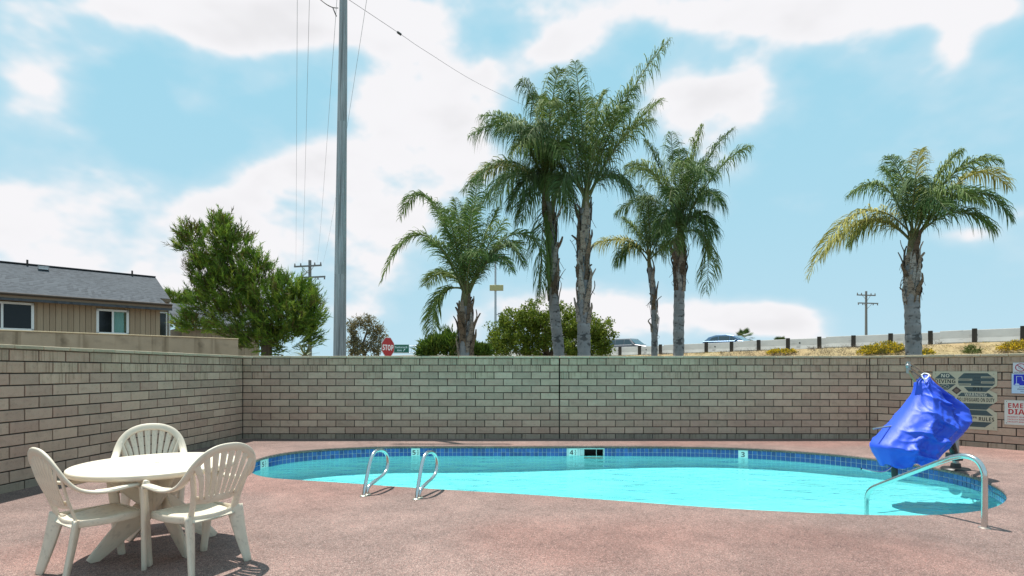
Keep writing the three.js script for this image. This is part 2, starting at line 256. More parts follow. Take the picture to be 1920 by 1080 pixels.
// ---------------------------------------------------------------- ground outside, embankment, highway
const R0 = V(7.74, 0, -47.9), RD = V(.689, 0, .725).normalize(), RN = V(.725, 0, -.689).normalize();
const along = (x, z) => (x - R0.x) * RD.x + (z - R0.z) * RD.z, across = (x, z) => (x - R0.x) * RN.x + (z - R0.z) * RN.z;
const roadY = (s) => 2.68 + .0112 * Math.max(0, s);
function groundY(x, z) { const n = across(x, z), s = along(x, z), r = roadY(s); let h; if (n > 22) h = Math.max(.2, r - (n - 22) * .3); else if (n > -.9) h = r - .03; else h = r - .03 - (-.9 - n) * .40; h = Math.max(h, -.12); return h + (n < -.9 ? (fbm(x * .9, z * .9, 1, 3) - .5) * .22 * sstep(.1, 1.2, h) : 0); }
{
  const soil = tex(512, (u, v, i, j) => { const k = .55 + .5 * tfbm(u, v, 8, 5) + .4 * (hash3(i >> 1, j >> 1, 2) - .5); return [k, k * .96, k * .9]; }); soil.repeat.set(.6, .6);
  const mat = new THREE.MeshStandardMaterial({ vertexColors: true, map: soil, roughness: .95 });
  const pos = [], idx = [], uv = [], col = [], NA = 540, NR = 90;
  for (let i = 0; i <= NA; i++) {
    const a = i / NA * 2 * Math.PI, dx = Math.cos(a), dz = Math.sin(a), T = toYard(dx, dz);
    for (let k = 0; k < NR; k++) { const f = k / (NR - 1), r = T + .02 + (f < .75 ? f / .75 * 50 : 50 + Math.pow((f - .75) / .25, 2.5) * 900), x = PC.x + dx * r, z = PC.z + dz * r; const y = k === 0 ? -.03 : groundY(x, z); pos.push(x, y, z); uv.push(x, z);
      const e = fbm(x * .5, z * .5, 8, 3), q = fbm(x * 2.1, z * 2.1, 3, 3); const bank = y > .3 ? 1 : 0; const m = .7 + .6 * q; bank ? col.push(.36 * m, (.25 + .05 * e) * m, (.13 + .03 * e) * m) : col.push(.2 * m, .175 * m, .14 * m); }
  }
  for (let i = 0; i < NA; i++) for (let k = 0; k < NR - 1; k++) { const a = i * NR + k, b = a + NR; idx.push(a, a + 1, b, b, a + 1, b + 1); }
  const g = rawGeo(pos, idx, uv, col); if (g.attributes.normal.getY(40) < 0) { g.index.array.reverse(); g.computeVertexNormals(); }
  struct('ground', g, mat, 'dry tan soil and grass of the highway embankment');
  const rp = [], ri = []; for (let i = 0; i <= 60; i++) { const s = -160 + i * 6; for (const n of [.7, 18]) { const q = R0.clone().addScaledVector(RD, s).addScaledVector(RN, n); rp.push(q.x, roadY(s) + .012, q.z); } if (i < 60) { const a = i * 2; ri.push(a, a + 2, a + 1, a + 1, a + 2, a + 3); } }
  const rg = rawGeo(rp, ri); if (rg.attributes.normal.getY(0) < 0) { rg.index.array.reverse(); rg.computeVertexNormals(); }
  struct('highway', rg, std([.07, .07, .072], .9), 'grey asphalt highway on top of the embankment');
}

// ---------------------------------------------------------------- block walls
{
  const grainMap = (z, streak) => tex(512, (u, v, i, j) => {
    let k = .78 + .34 * tfbm(u, v, 6, 5, z) + .2 * (hash3(i, j, z) - .5) - .1 * sstep(.62, .8, tfbm(u, v, 20, 3, z + 3));
    let r = 1, g = 1, b = 1;
    const pit = hash3(i >> 1, j >> 1, z + 9); if (pit > .985) k *= .6;
    if (streak) { // runs of dirt and lime washed down from the cap
      const s = tfbm(u, .03, 40, 3, z + 21), s2 = tfbm(u, v * .12, 24, 3, z + 31); const dark = sstep(.5, .72, s) * sstep(.3, .62, s2), pale = sstep(.56, .74, tfbm(u, .4, 30, 3, z + 41)) * sstep(.35, .6, tfbm(u, v * .2, 16, 2, z + 51));
      k *= 1 - .3 * dark; k += .08 * pale; g -= .02 * dark; b -= .07 * dark; r -= .03 * pale;
    }
    return [clamp(k * r * .92, 0, 1), clamp(k * g * .92, 0, 1), clamp(k * b * .92, 0, 1)];
  });
  const plain = grainMap(3, false), streaky = grainMap(5, true);
  const bump = tex(512, (u, v, i, j) => .6 * tfbm(u, v, 24, 4, 2) + .4 * hash3(i >> 1, j >> 1, 7), false);
  const tones = [[.56, .405, .30], [.51, .365, .275], [.60, .44, .33], [.52, .355, .268], [.55, .385, .29], [.48, .35, .262]];
  const mk = (map, cs) => cs.map((c) => std(c, .92, { map, bumpMap: bump, bumpScale: .004 }));
  const mPlain = mk(plain, tones), mStreak = mk(streaky, tones.map(([r, g, b]) => [r * .95, g * .97, b * .93])), mMid = mk(streaky, tones.map(([r, g, b]) => [r * .98, g * .99, b * .97]));
  const mDirt = mk(streaky, [[.36, .285, .215], [.42, .33, .25], [.32, .26, .2]]);
  const mortar = std([.055, .045, .037], .95), capM = mk(plain, [[.56, .47, .33], [.5, .43, .3], [.6, .5, .36]]);
  const T = .15, CH = .15, BL = .4064, J = .0165, TOP = 1.755;
  const cache = {};
  // a block: bevelled front, uneven by a few millimetres, its own window of the grain
  function blockGeo(len, h, v) {
    const key = len.toFixed(3) + h.toFixed(3) + v; if (cache[key]) return cache[key];
    srand(900 + v * 37 + Math.round(len * 1000));
    const b = .0045, x = len / 2, y = h / 2, z = 0, e = () => rr(-.0012, .0012), pos = [], uv = [], idx = [];
    const ou = rnd() * 3, ov = rnd() * 3, fz = rr(-.002, .003);
    const ring = (ix, iy, zz) => [[-ix + e(), -iy + e(), zz], [ix + e(), -iy + e(), zz], [ix + e(), iy + e(), zz], [-ix + e(), iy + e(), zz]];
    const A = ring(x - b, y - b, fz), B = ring(x, y, fz - b), C = ring(x, y, -T + .004);
    const quad = (p, q, r, s) => { const n = pos.length / 3; for (const w of [p, q, r, s]) { pos.push(...w); uv.push((w[0] + w[2]) * 1.15 + ou, (w[1] + w[2] * .5) * 1.15 + ov); } idx.push(n, n + 1, n + 2, n, n + 2, n + 3); };
    quad(...A); for (let k = 0; k < 4; k++) { const m = (k + 1) % 4; quad(B[k], B[m], A[m], A[k]); quad(C[k], C[m], B[m], B[k]); } quad(C[3], C[2], C[1], C[0]);
    return cache[key] = rawGeo(pos, idx, uv);
  }
  function wall(label, origin, turn, length, shift, sd, ext = 0, lift = 0) {
    const w = thing('block_wall', label, 'wall', origin, turn, 'block walls round the pool yard');
    mesh('mortar_bed', box(length + .26, TOP + .05, T - .032, length / 2, TOP / 2 - .027, -T / 2 - .002), mortar, w);
    let q = sd;
    for (let k = 0; k < 12; k++) {
      const top = TOP - k * CH, bot = Math.max(top - CH, -.05), h = top - bot - J;
      let x = -BL + ((k % 2 ? 0 : BL / 2) + shift) % BL;
      for (; x < length - .02; x += BL) {
        const a = Math.max(0, x), b = Math.min(length, x + BL); if (b - a < .03) continue;
        q++; const full = Math.abs(b - a - BL) < .003, v = Math.floor(hash3(q, k, 1) * 9), g = blockGeo((full ? BL : Math.round((b - a) * 100) / 100) - J, h, v);
        const set = k === 0 ? mStreak : k === 1 ? (hash3(q, 3, 9) > .3 ? mStreak : mMid) : k === 2 ? (hash3(q, 3, 9) > .55 ? mMid : mPlain) : k === 11 ? mDirt : mPlain;
        const m = mesh('block', g, set[Math.floor(hash3(q, k, 44) * set.length)], w); m.position.set((a + b) / 2, (top + bot) / 2, (hash3(q, k, 5) - .5) * .003);
      }
    }
    for (let x = -BL * .4; x < length + ext; x += BL) { const a = Math.max(-ext, x), b = Math.min(length + ext, x + BL); if (b - a < .05) continue; q++; const m = mesh('cap_block', rbox(b - a - .006, .048, T + .05, .01, 0, 0, 0, 2), capM[q % 3], w); m.position.set((a + b) / 2, TOP + .025 + (hash3(q, 1, 1) - .5) * .003 + lift, -T / 2); }
    return w;
  }
  const X1 = 1.036;
  wall('pale concrete block wall behind the pool, the length that ends at the corner by the chairs', [CORNER.x, 0, CORNER.z], 0, X1 - CORNER.x - .004, 0, 1000);
  wall('pale concrete block wall behind the pool, the length between the palm trunks and the blue covered lift', [X1 + .004, 0, CORNER.z], 0, RC.x - X1 - .004, 0, 4000);
  const near = V(LW(2.6), 0, -2.6), L = near.distanceTo(CORNER);
  wall('concrete block wall beside the table and chairs', [near.x, 0, near.z], Math.atan2(CORNER.z - near.z, 1) && Math.atan2(-(CORNER.z - near.z), CORNER.x - near.x), L - .002, (L - .27) % BL, 7000, .1, .004);
  wall('slanting concrete block wall that carries the pool signs', [RC.x, 0, RC.z], Math.atan2(-RS.z, RS.x), 8.2, BL * .86, 9000, .06, .004);
}

// ---------------------------------------------------------------- signs on the slanting wall
{
  const n = V(-RS.z, 0, RS.x), turn = Math.atan2(-RS.z, RS.x);
  const sAt = (px) => { const t = (px - CX) / F; return (12.2 * t - RC.x) / (RS.x + RS.z * t); };
  const put = (o, s, y) => { o.position.set(RC.x + RS.x * s + n.x * .006, y, RC.z + RS.z * s + n.z * .006); o.rotation.y = turn; };
  const screw = new THREE.CylinderGeometry(.007, .007, .004, 8); screw.rotateX(Math.PI / 2);
  const steel = std([.12, .12, .11], .5, { metalness: .6 });
  function board(name, label, shape, w, h, draw, s, y, screws, res = 900) {
    const t = canvasTex(Math.round(res * Math.min(1, w / h)), Math.round(res * Math.min(1, h / w)), draw);
    const g = new THREE.ExtrudeGeometry(shape, { depth: .008, bevelEnabled: false, curveSegments: 6 }); const p = g.attributes.position, uv = g.attributes.uv; for (let i = 0; i < p.count; i++) uv.setXY(i, p.getX(i) / w + .5, p.getY(i) / h + .5);
    const o = thing(name, label, 'sign'); put(o, s, y); mesh('sign_panel', g, new THREE.MeshStandardMaterial({ map: t, roughness: .5 }), o); screws.forEach(([x, yy]) => { const m = mesh('screw', screw, steel, o); m.position.set(x, yy, .01); });
    return o;
  }
  const poly = (pts) => { const s = new THREE.Shape(); pts.forEach(([x, y], i) => i ? s.lineTo(x, y) : s.moveTo(x, y)); s.closePath(); return s; };
  const a = sAt(1749), b = sAt(1870), w = b - a, h = 1.13;
  const W2 = w / 2, H2 = h / 2;
  board('pool_rules_sign', 'large tan and slate pool rules sign with notched edge behind the blue cover', poly([[-W2, -H2], [W2, -H2], [W2, -H2 + .33], [W2 - .13, -H2 + .435], [W2, -H2 + .56], [W2, -H2 + .7], [W2 - .12, -H2 + .775], [W2, -H2 + .86], [W2, H2], [-W2, H2]]), w, h, (c, cw, ch) => {
    const X = (f) => f * cw, Y = (f) => f * ch; c.fillStyle = '#b9b39b'; c.fillRect(0, 0, cw, ch);
    for (let i = 0; i < 1600; i++) { srand(i + 5); c.fillStyle = `rgba(${rnd() > .5 ? '70,66,52' : '190,186,168'},.10)`; c.fillRect(rnd() * cw, rnd() * ch, 2 + rnd() * 6, 2 + rnd() * 10); }
    const slate = '#3f4f52', pg = (pts, f = slate) => { c.fillStyle = f; c.beginPath(); pts.forEach(([x, y], i) => i ? c.lineTo(X(x), Y(y)) : c.moveTo(X(x), Y(y))); c.closePath(); c.fill(); };
    pg([[.03, .13], [.14, .03], [.26, .03], [.375, .13]]); pg([[.03, .225], [.375, .225], [.25, .325], [.15, .325]]);
    c.textAlign = 'center'; c.textBaseline = 'middle'; c.fillStyle = '#c9c6b4'; c.font = `bold ${Y(.085)}px sans-serif`; c.fillText('NO', X(.205), Y(.075));
    c.fillStyle = '#15181a'; c.font = `bold ${Y(.09)}px sans-serif`; c.fillText('DIVING', X(.203), Y(.175), X(.345));
    c.strokeStyle = '#b9b7a6'; c.lineWidth = 5; c.beginPath(); c.ellipse(X(.2), Y(.27), X(.065), Y(.042), 0, 0, 7); c.stroke(); c.beginPath(); c.moveTo(X(.155), Y(.245)); c.lineTo(X(.245), Y(.295)); c.moveTo(X(.24), Y(.245)); c.lineTo(X(.16), Y(.297)); c.stroke();
    pg([[.41, .12], [.5, .03], [.86, .03], [.965, .12], [.965, .215], [.93, .25], [.43, .25], [.41, .225]]);
    c.fillStyle = '#9c9987'; [[.41, .125, .22, .035], [.41, .21, .2, .034], [.76, .085, .17, .03], [.76, .17, .2, .036]].forEach(([x, y, ww, hh]) => { c.fillRect(X(x), Y(y), X(ww), Y(hh)); });
    c.fillStyle = '#20292c'; for (const [x, y, ww] of [[.52, .045, .3], [.66, .105, .09], [.43, .14, .16], [.43, .225, .15], [.78, .1, .13], [.78, .187, .15], [.66, .15, .08], [.66, .2, .08]]) for (let q = 0; q < ww; q += .018) c.fillRect(X(x + q), Y(y), X(.013), Y(.008));
    pg([[.5, .27], [.92, .27], [.84, .35], [.57, .35]]); c.fillStyle = '#15181a'; c.font = `bold ${Y(.085)}px sans-serif`; c.fillText('911', X(.715), Y(.3)); for (let q = .54; q < .65; q += .02) c.fillRect(X(q), Y(.315), X(.014), Y(.01));
    c.save(); c.translate(X(.385), Y(.335)); c.rotate(Math.PI / 4); c.fillStyle = '#4a3833'; c.fillRect(-X(.058), -X(.058), X(.116), X(.116)); c.strokeStyle = '#b9b7a6'; c.lineWidth = 4; c.strokeRect(-X(.058), -X(.058), X(.116), X(.116)); c.restore(); c.fillStyle = '#98816f'; for (let q = 0; q < 4; q++) c.fillRect(X(.345 + .01 * Math.abs(q - 1.5)), Y(.31 + q * .016), X(.08 - .02 * Math.abs(q - 1.5)), Y(.006));
    pg([[.46, .37], [.87, .37], [.95, .435], [.4, .435]]); c.fillStyle = '#bdbaa8'; c.font = `bold ${Y(.075)}px sans-serif`; c.fillText('WARNING', X(.68), Y(.4), X(.34));
    c.fillStyle = '#15181a'; c.font = `bold ${Y(.088)}px sans-serif`; c.fillText('NO LIFEGUARD ON DUTY', X(.675), Y(.49), X(.57));
    pg([[.03, .37], [.26, .37], [.36, .45], [.36, .6], [.03, .6]]);
    pg([[.38, .55], [.96, .55], [.84, .655], [.38, .655]]); pg([[.38, .665], [.84, .665], [.94, .755], [.38, .755]]); c.fillStyle = '#2a3538'; for (let q = .42; q < .86; q += .022) { c.fillRect(X(q), Y(.575), X(.016), Y(.008)); c.fillRect(X(q), Y(.6), X(.015), Y(.008)); c.fillRect(X(q * .97), Y(.625), X(.013), Y(.008)); c.fillRect(X(q), Y(.69), X(.013), Y(.007)); c.fillRect(X(q), Y(.715), X(.015), Y(.007)); }
    c.fillStyle = '#15181a'; c.textAlign = 'left'; c.font = `bold ${Y(.09)}px sans-serif`; c.fillText('RULES', X(.72), Y(.815), X(.24)); c.font = `bold ${Y(.05)}px sans-serif`; c.fillText('POOL & SPA', X(.42), Y(.795), X(.28));
    pg([[.54, .865], [.93, .865], [.82, .955], [.54, .955]]); c.fillStyle = '#2a3538'; for (let q = .57; q < .84; q += .022) { c.fillRect(X(q), Y(.885), X(.015), Y(.008)); c.fillRect(X(q), Y(.91), X(.016), Y(.008)); }
  }, (a + b) / 2, .905, [[-W2 + .05, H2 - .05], [W2 - .05, H2 - .05], [W2 - .05, -H2 + .05]], 1000);
  const rect = (ww, hh) => poly([[-ww / 2, -hh / 2], [ww / 2, -hh / 2], [ww / 2, hh / 2], [-ww / 2, hh / 2]]);
  const s1 = sAt(1899.5), s2 = sAt(1897), s3 = sAt(1883.5);
  board('no_food_sign', 'small white sign with a red crossed circle', rect(.36, .20), .36, .2, (c, w2, h2) => { c.fillStyle = '#c9ccd2'; c.fillRect(0, 0, w2, h2); c.strokeStyle = '#9c1c3c'; c.lineWidth = h2 * .07; c.beginPath(); c.ellipse(w2 * .3, h2 * .45, w2 * .2, h2 * .34, 0, 0, 7); c.stroke(); c.beginPath(); c.moveTo(w2 * .16, h2 * .22); c.lineTo(w2 * .44, h2 * .68); c.stroke(); c.strokeStyle = '#555a62'; c.lineWidth = h2 * .03; c.beginPath(); c.arc(w2 * .3, h2 * .45, h2 * .14, 0, 5); c.stroke(); c.fillStyle = '#22242a'; c.font = `bold ${h2 * .13}px sans-serif`; c.textBaseline = 'middle'; c.fillText('NOT PERMITTED', w2 * .05, h2 * .91, w2 * .9); }, s1 + .18, 1.475 + .06, [], 500);
  board('lift_sign', 'blue and white accessible pool lift sign', rect(.34, .37), .34, .37, (c, w2, h2) => { c.fillStyle = '#b6cfe6'; c.fillRect(0, 0, w2, h2); c.fillStyle = '#1726b8'; c.beginPath(); c.roundRect(w2 * .08, h2 * .04, w2 * .84, h2 * .55, 20); c.fill(); c.strokeStyle = '#b6cfe6'; c.lineWidth = 14; c.lineJoin = 'round'; c.beginPath(); c.moveTo(w2 * .2, h2 * .5); c.lineTo(w2 * .2, h2 * .14); c.lineTo(w2 * .42, h2 * .14); c.lineTo(w2 * .44, h2 * .34); c.lineTo(w2 * .62, h2 * .38); c.lineTo(w2 * .66, h2 * .5); c.stroke(); c.fillStyle = '#b6cfe6'; c.beginPath(); c.arc(w2 * .55, h2 * .2, 20, 0, 7); c.fill(); c.beginPath(); c.ellipse(w2 * .22, h2 * .54, w2 * .1, h2 * .04, 0, 0, 7); c.fill(); c.fillStyle = '#1c2a50'; c.textBaseline = 'middle'; c.textAlign = 'center'; c.font = `bold ${h2 * .07}px sans-serif`; c.fillText('Accessible', w2 * .5, h2 * .68); c.font = `bold ${h2 * .1}px sans-serif`; c.fillText('POOL/SPA', w2 * .5, h2 * .79); c.font = `bold ${h2 * .06}px sans-serif`; c.fillText('Entrance', w2 * .5, h2 * .9); }, s2 + .17, 1.245, [], 600);
  board('emergency_sign', 'white emergency sign with red lettering', rect(.78, .46), .78, .46, (c, w2, h2) => { c.fillStyle = '#cfcdc6'; c.fillRect(0, 0, w2, h2); c.fillStyle = '#b5141c'; c.textBaseline = 'middle'; c.textAlign = 'left'; c.font = `bold ${h2 * .27}px sans-serif`; c.fillText('EMERGENCY', w2 * .055, h2 * .22, w2 * .86); c.font = `bold ${h2 * .3}px sans-serif`; c.fillText('DIAL 911', w2 * .055, h2 * .47, w2 * .78); c.font = `bold ${h2 * .075}px sans-serif`; c.fillText('NEAREST TELEPHONE', w2 * .055, h2 * .68); c.fillText('FACILITY NAME', w2 * .055, h2 * .78); c.fillText('FACILITY ADDRESS', w2 * .055, h2 * .88); }, s3 + .39, .70, [[-.36, .205], [-.36, -.2]], 900);
}

// ---------------------------------------------------------------- metal rails by the pool
const steelT = std([.62, .63, .62], .2, { metalness: 1 });
{
  const u = V(.265, 0, -.964);
  const prof = [[0, -.02], [.015, .06], [.09, .25], [.17, .41], [.26, .485], [.38, .492], [.50, .46], [.585, .385], [.60, .29], [.555, .205], [.44, .155], [.26, .125], [.13, .095], [.082, .05], [.075, -.02]];
  for (const [i, [px, py, lab]] of [[682, 930, 'looped stainless grab rail at the pool edge, the one closer to the chairs'], [781, 936, 'looped stainless grab rail at the pool edge, the one farther from the chairs']].entries()) {
    const g = G(px, py), o = thing('grab_rail', lab, 'grab rail', [g.x, 0, g.z], 0, 'pair of grab rails at the pool edge');
    mesh('rail_tube', tube(prof.map(([a, y]) => V(u.x * a, y, u.z * a)), .0215, 110, 14), steelT, o);
    for (const a of [0, .075]) { const f = mesh('escutcheon', new THREE.LatheGeometry([[.0225, .012], [.03, .012], [.043, .007], [.047, .001]].map(([r, y]) => new THREE.Vector2(r, y)), 20), std([.6, .56, .45], .3, { metalness: .9 }), o); f.position.set(u.x * a, .002, u.z * a); }
  }
  const f0 = G(1846, 990), dirp = V(-.32, 0, -1.22);
  const o = thing('hand_rail', 'long bent stainless hand rail running down into the shallow end', 'hand rail', [f0.x, 0, f0.z]);
  const pr = [[0, -.02], [0, .2], [0, .4], [.005, .53], [.05, .625], [.13, .655], [.22, .63], [.32, .57], [.55, .415], [.75, .278], [.9, .175], [.97, .118], [1.01, .04], [1.02, -.08], [1.02, -.45], [1.02, -.95]];
  mesh('rail_tube', tube(pr.map(([a, y]) => V(dirp.x * a, y, dirp.z * a)), .0255, 120, 16), steelT, o);
  mesh('base_plate', new THREE.LatheGeometry([[.0265, .014], [.034, .012], [.05, .006], [.052, .001]].map(([r, y]) => new THREE.Vector2(r, y)), 20), std([.25, .22, .2], .5, { metalness: .7 }), o);
}

// ---------------------------------------------------------------- pool lift under its blue cover
{
  const base = G(1794, 880); base.z -= .02;
  const o = thing('pool_lift', 'pool lift draped in a creased bright blue cover', 'pool lift', [base.x, 0, base.z]);
  const W = (px, py, d) => P(px, py, d).sub(base);
  const black = std([.015, .015, .016], .45), grey = std([.35, .36, .36], .35, { metalness: .7 }), bronze = std([.36, .26, .16], .35, { metalness: .85 });
  mesh('base_socket', merge([new THREE.CylinderGeometry(.17, .19, .02, 28).translate(0, .012, 0), new THREE.CylinderGeometry(.06, .07, .07, 20).translate(0, .055, 0)]), black, o);
  mesh('mast', merge([cyl(V(0, .02, 0), V(0, .95, 0), .042, .042, 18)]), grey, o);
  mesh('actuator', merge([cyl(W(1789, 851, 8.25), W(1779, 812, 8.2), .05, .042, 14), rbox(.17, .11, .14, .015, W(1789, 856, 8.28).x, W(1789, 856, 8.28).y, W(1789, 856, 8.28).z), cyl(W(1779, 812, 8.2), W(1772, 780, 8.15), .022, .022, 10)]), black, o);
  mesh('cable', tube([W(1789, 846, 8.2), W(1782, 835, 8.12), W(1785, 815, 8.1), W(1792, 800, 8.2)], .008, 20, 6), black, o);
  mesh('crank_knob', cyl(W(1800, 806, 8.3), W(1802, 799, 8.3), .03, .03, 12), black, o);
  const hub = W(1703, 686, 7.95);
  mesh('lift_arm', merge([cyl(hub, W(1737, 712, 8.0), .012), cyl(W(1706, 681, 8.02), W(1741, 705, 8.1), .012), cyl(W(1709, 694, 7.9), W(1742, 718, 7.95), .012), cyl(W(1741, 705, 8.1), V(0, .95, 0), .03, .035), cyl(W(1704, 695, 7.94), W(1717, 716, 7.9), .018)]), bronze, o);
  mesh('arm_hub', merge([new THREE.SphereGeometry(.036, 16, 12).translate(hub.x, hub.y, hub.z), cyl(W(1703, 678, 7.95), W(1703, 700, 7.95), .026, .026, 12)]), grey, o);
  // seat frame below the cover
  mesh('seat_tube', tube([W(1683, 850, 7.75), W(1680, 862, 7.72), W(1672, 875, 7.7), W(1658, 884, 7.66), W(1640, 884, 7.6), W(1615, 879, 7.55)], .014, 40, 8), steelT, o);
  mesh('seat_post', merge([cyl(W(1676, 866, 7.72), W(1678, 898, 7.72), .042, .038, 14), rbox(.1, .06, .08, .01, W(1677, 872, 7.72).x, W(1677, 872, 7.72).y, W(1677, 872, 7.72).z)]), black, o);
  mesh('arm_rest', cyl(W(1637, 804, 7.8), W(1672, 799, 7.85), .012), grey, o);
  // the cover, lofted between its silhouette's left and right edges, with folds that hang from the tied neck
  const rowsC = [[703, 1729, 1738, 8.02], [709, 1722, 1742, 8.0], [716, 1714, 1748, 7.97], [726, 1713, 1759, 7.95], [738, 1710, 1774, 7.94], [752, 1702, 1793, 7.93], [766, 1692, 1806, 7.92], [781, 1680, 1811, 7.9], [795, 1668, 1806, 7.88], [808, 1656, 1795, 7.87], [820, 1645, 1785, 7.86], [834, 1633, 1772, 7.85], [848, 1637, 1759, 7.84], [858, 1643, 1749, 7.84], [866, 1649, 1735, 7.84]];
  const NS = 120, NV = 110, pos = [], idx = [], uv = [];
  const lerpRow = (t) => { const f = t * (rowsC.length - 1), i = Math.min(rowsC.length - 2, Math.floor(f)), k = f - i, A = rowsC[Math.max(0, i - 1)], B = rowsC[i], C = rowsC[i + 1], D = rowsC[Math.min(rowsC.length - 1, i + 2)]; return B.map((_, m) => .5 * (2 * B[m] + (C[m] - A[m]) * k + (2 * A[m] - 5 * B[m] + 4 * C[m] - D[m]) * k * k + (3 * B[m] - A[m] - 3 * C[m] + D[m]) * k * k * k)); };
  const ridge = (x) => 1 - Math.abs(((x % 1) + 1) % 1 * 2 - 1);
  for (let j = 0; j <= NV; j++) for (let i = 0; i <= NS; i++) {
    const t = j / NV, a = i / NS * 2 * Math.PI, [y, x0, x1, d] = lerpRow(t);
    const l = P(x0, y, d), r = P(x1, y, d), cx = (l.x + r.x) / 2, w = (r.x - l.x) / 2 * .95, dep = w * (.55 + .1 * Math.sin(t * 3)) + .03;
    const ca = Math.cos(a), sa = Math.sin(a);
    const q = Math.pow(Math.pow(Math.abs(ca), 2.5) + Math.pow(Math.abs(sa), 2.5), -1 / 2.5);
    let X = cx + ca * q * w, Z = -d + sa * q * dep, Y = l.y;
    // folds: long diagonals from the neck, crumples across the lap, fine creases
    const ang = a / (2 * Math.PI), front = Math.max(0, sa), sideW = 1 - Math.pow(Math.abs(ca), 2.4);
    const f1 = Math.pow(ridge(ang * 9 + t * .9 + .35 * fbm(X * 2, Y * 2, Z * 2, 2)), 2.2) * .075 * sstep(.02, .3, t);
    const warp = fbm(X * 3 + 4, Y * 3, Z * 3, 3) * 1.6;
    const f2 = Math.pow(ridge((X * .9 + Y * 1.7) * 2.1 + warp), 4) * .085 * sstep(.15, .45, t);
    const f3 = Math.pow(ridge((X * 1.9 - Y * 1.2) * 4.2 + warp * 1.7), 3) * .02 + Math.pow(ridge(fbm(X * 4, Y * 4, Z * 4, 2) * 4), 4) * .03 + (fbm(X * 16, Y * 16, Z * 16, 3) - .5) * .016;
    // pocket that sags between back and arm rest, upper right of the front
    const pk = Math.exp(-(Math.pow((t - .42) / .16, 2) + Math.pow((ca - .42) / .3, 2))) * .2 * front;
    const push = (f1 + f2 + f3) * sideW - .06 - pk, len = Math.hypot(ca * w, sa * dep) || 1;
    X += ca * w / len * push * .35 * (1 - Math.pow(Math.abs(ca), 3)); Z += sa * push + (sa > 0 ? .04 : 0);
    if (t > .86) Y += (t - .86) / .14 * (.11 * (fbm(a * 1.6 + 3, 1, 5, 3) - .62) * 1.4 + .035 * Math.sin(a * 5 + 1));
    pos.push(X - base.x, Y, Z - base.z); uv.push(ang * 3, t * 1.5);
  }
  for (let j = 0; j < NV; j++) for (let i = 0; i < NS; i++) { const a = j * (NS + 1) + i, b = a + NS + 1; idx.push(a, b, a + 1, b, b + 1, a + 1); }
  const weave = tex(256, (u, v, i, j) => .5 + .3 * (tfbm(u, v, 32, 3) - .5) + .2 * (hash3(i, j, 2) - .5), false); weave.repeat.set(3, 3);
  mesh('blue_cover', rawGeo(pos, idx, uv), phys([.018, .075, .6], .48, { bumpMap: weave, bumpScale: .003, sheen: .15, sheenColor: lin(.5, .6, 1), sheenRoughness: .5 }), o, 'creased bright blue weather cover');
  mesh('tie_cord', merge([tube([W(1728, 704, 7.9), W(1734, 712, 7.86), W(1742, 703, 7.92), W(1733, 700, 8.05), W(1727, 704, 7.92)], .008, 24, 6, false), cyl(W(1735, 708, 7.88), W(1733, 722, 7.86), .006)]), std([.75, .78, .8], .7), o);
}

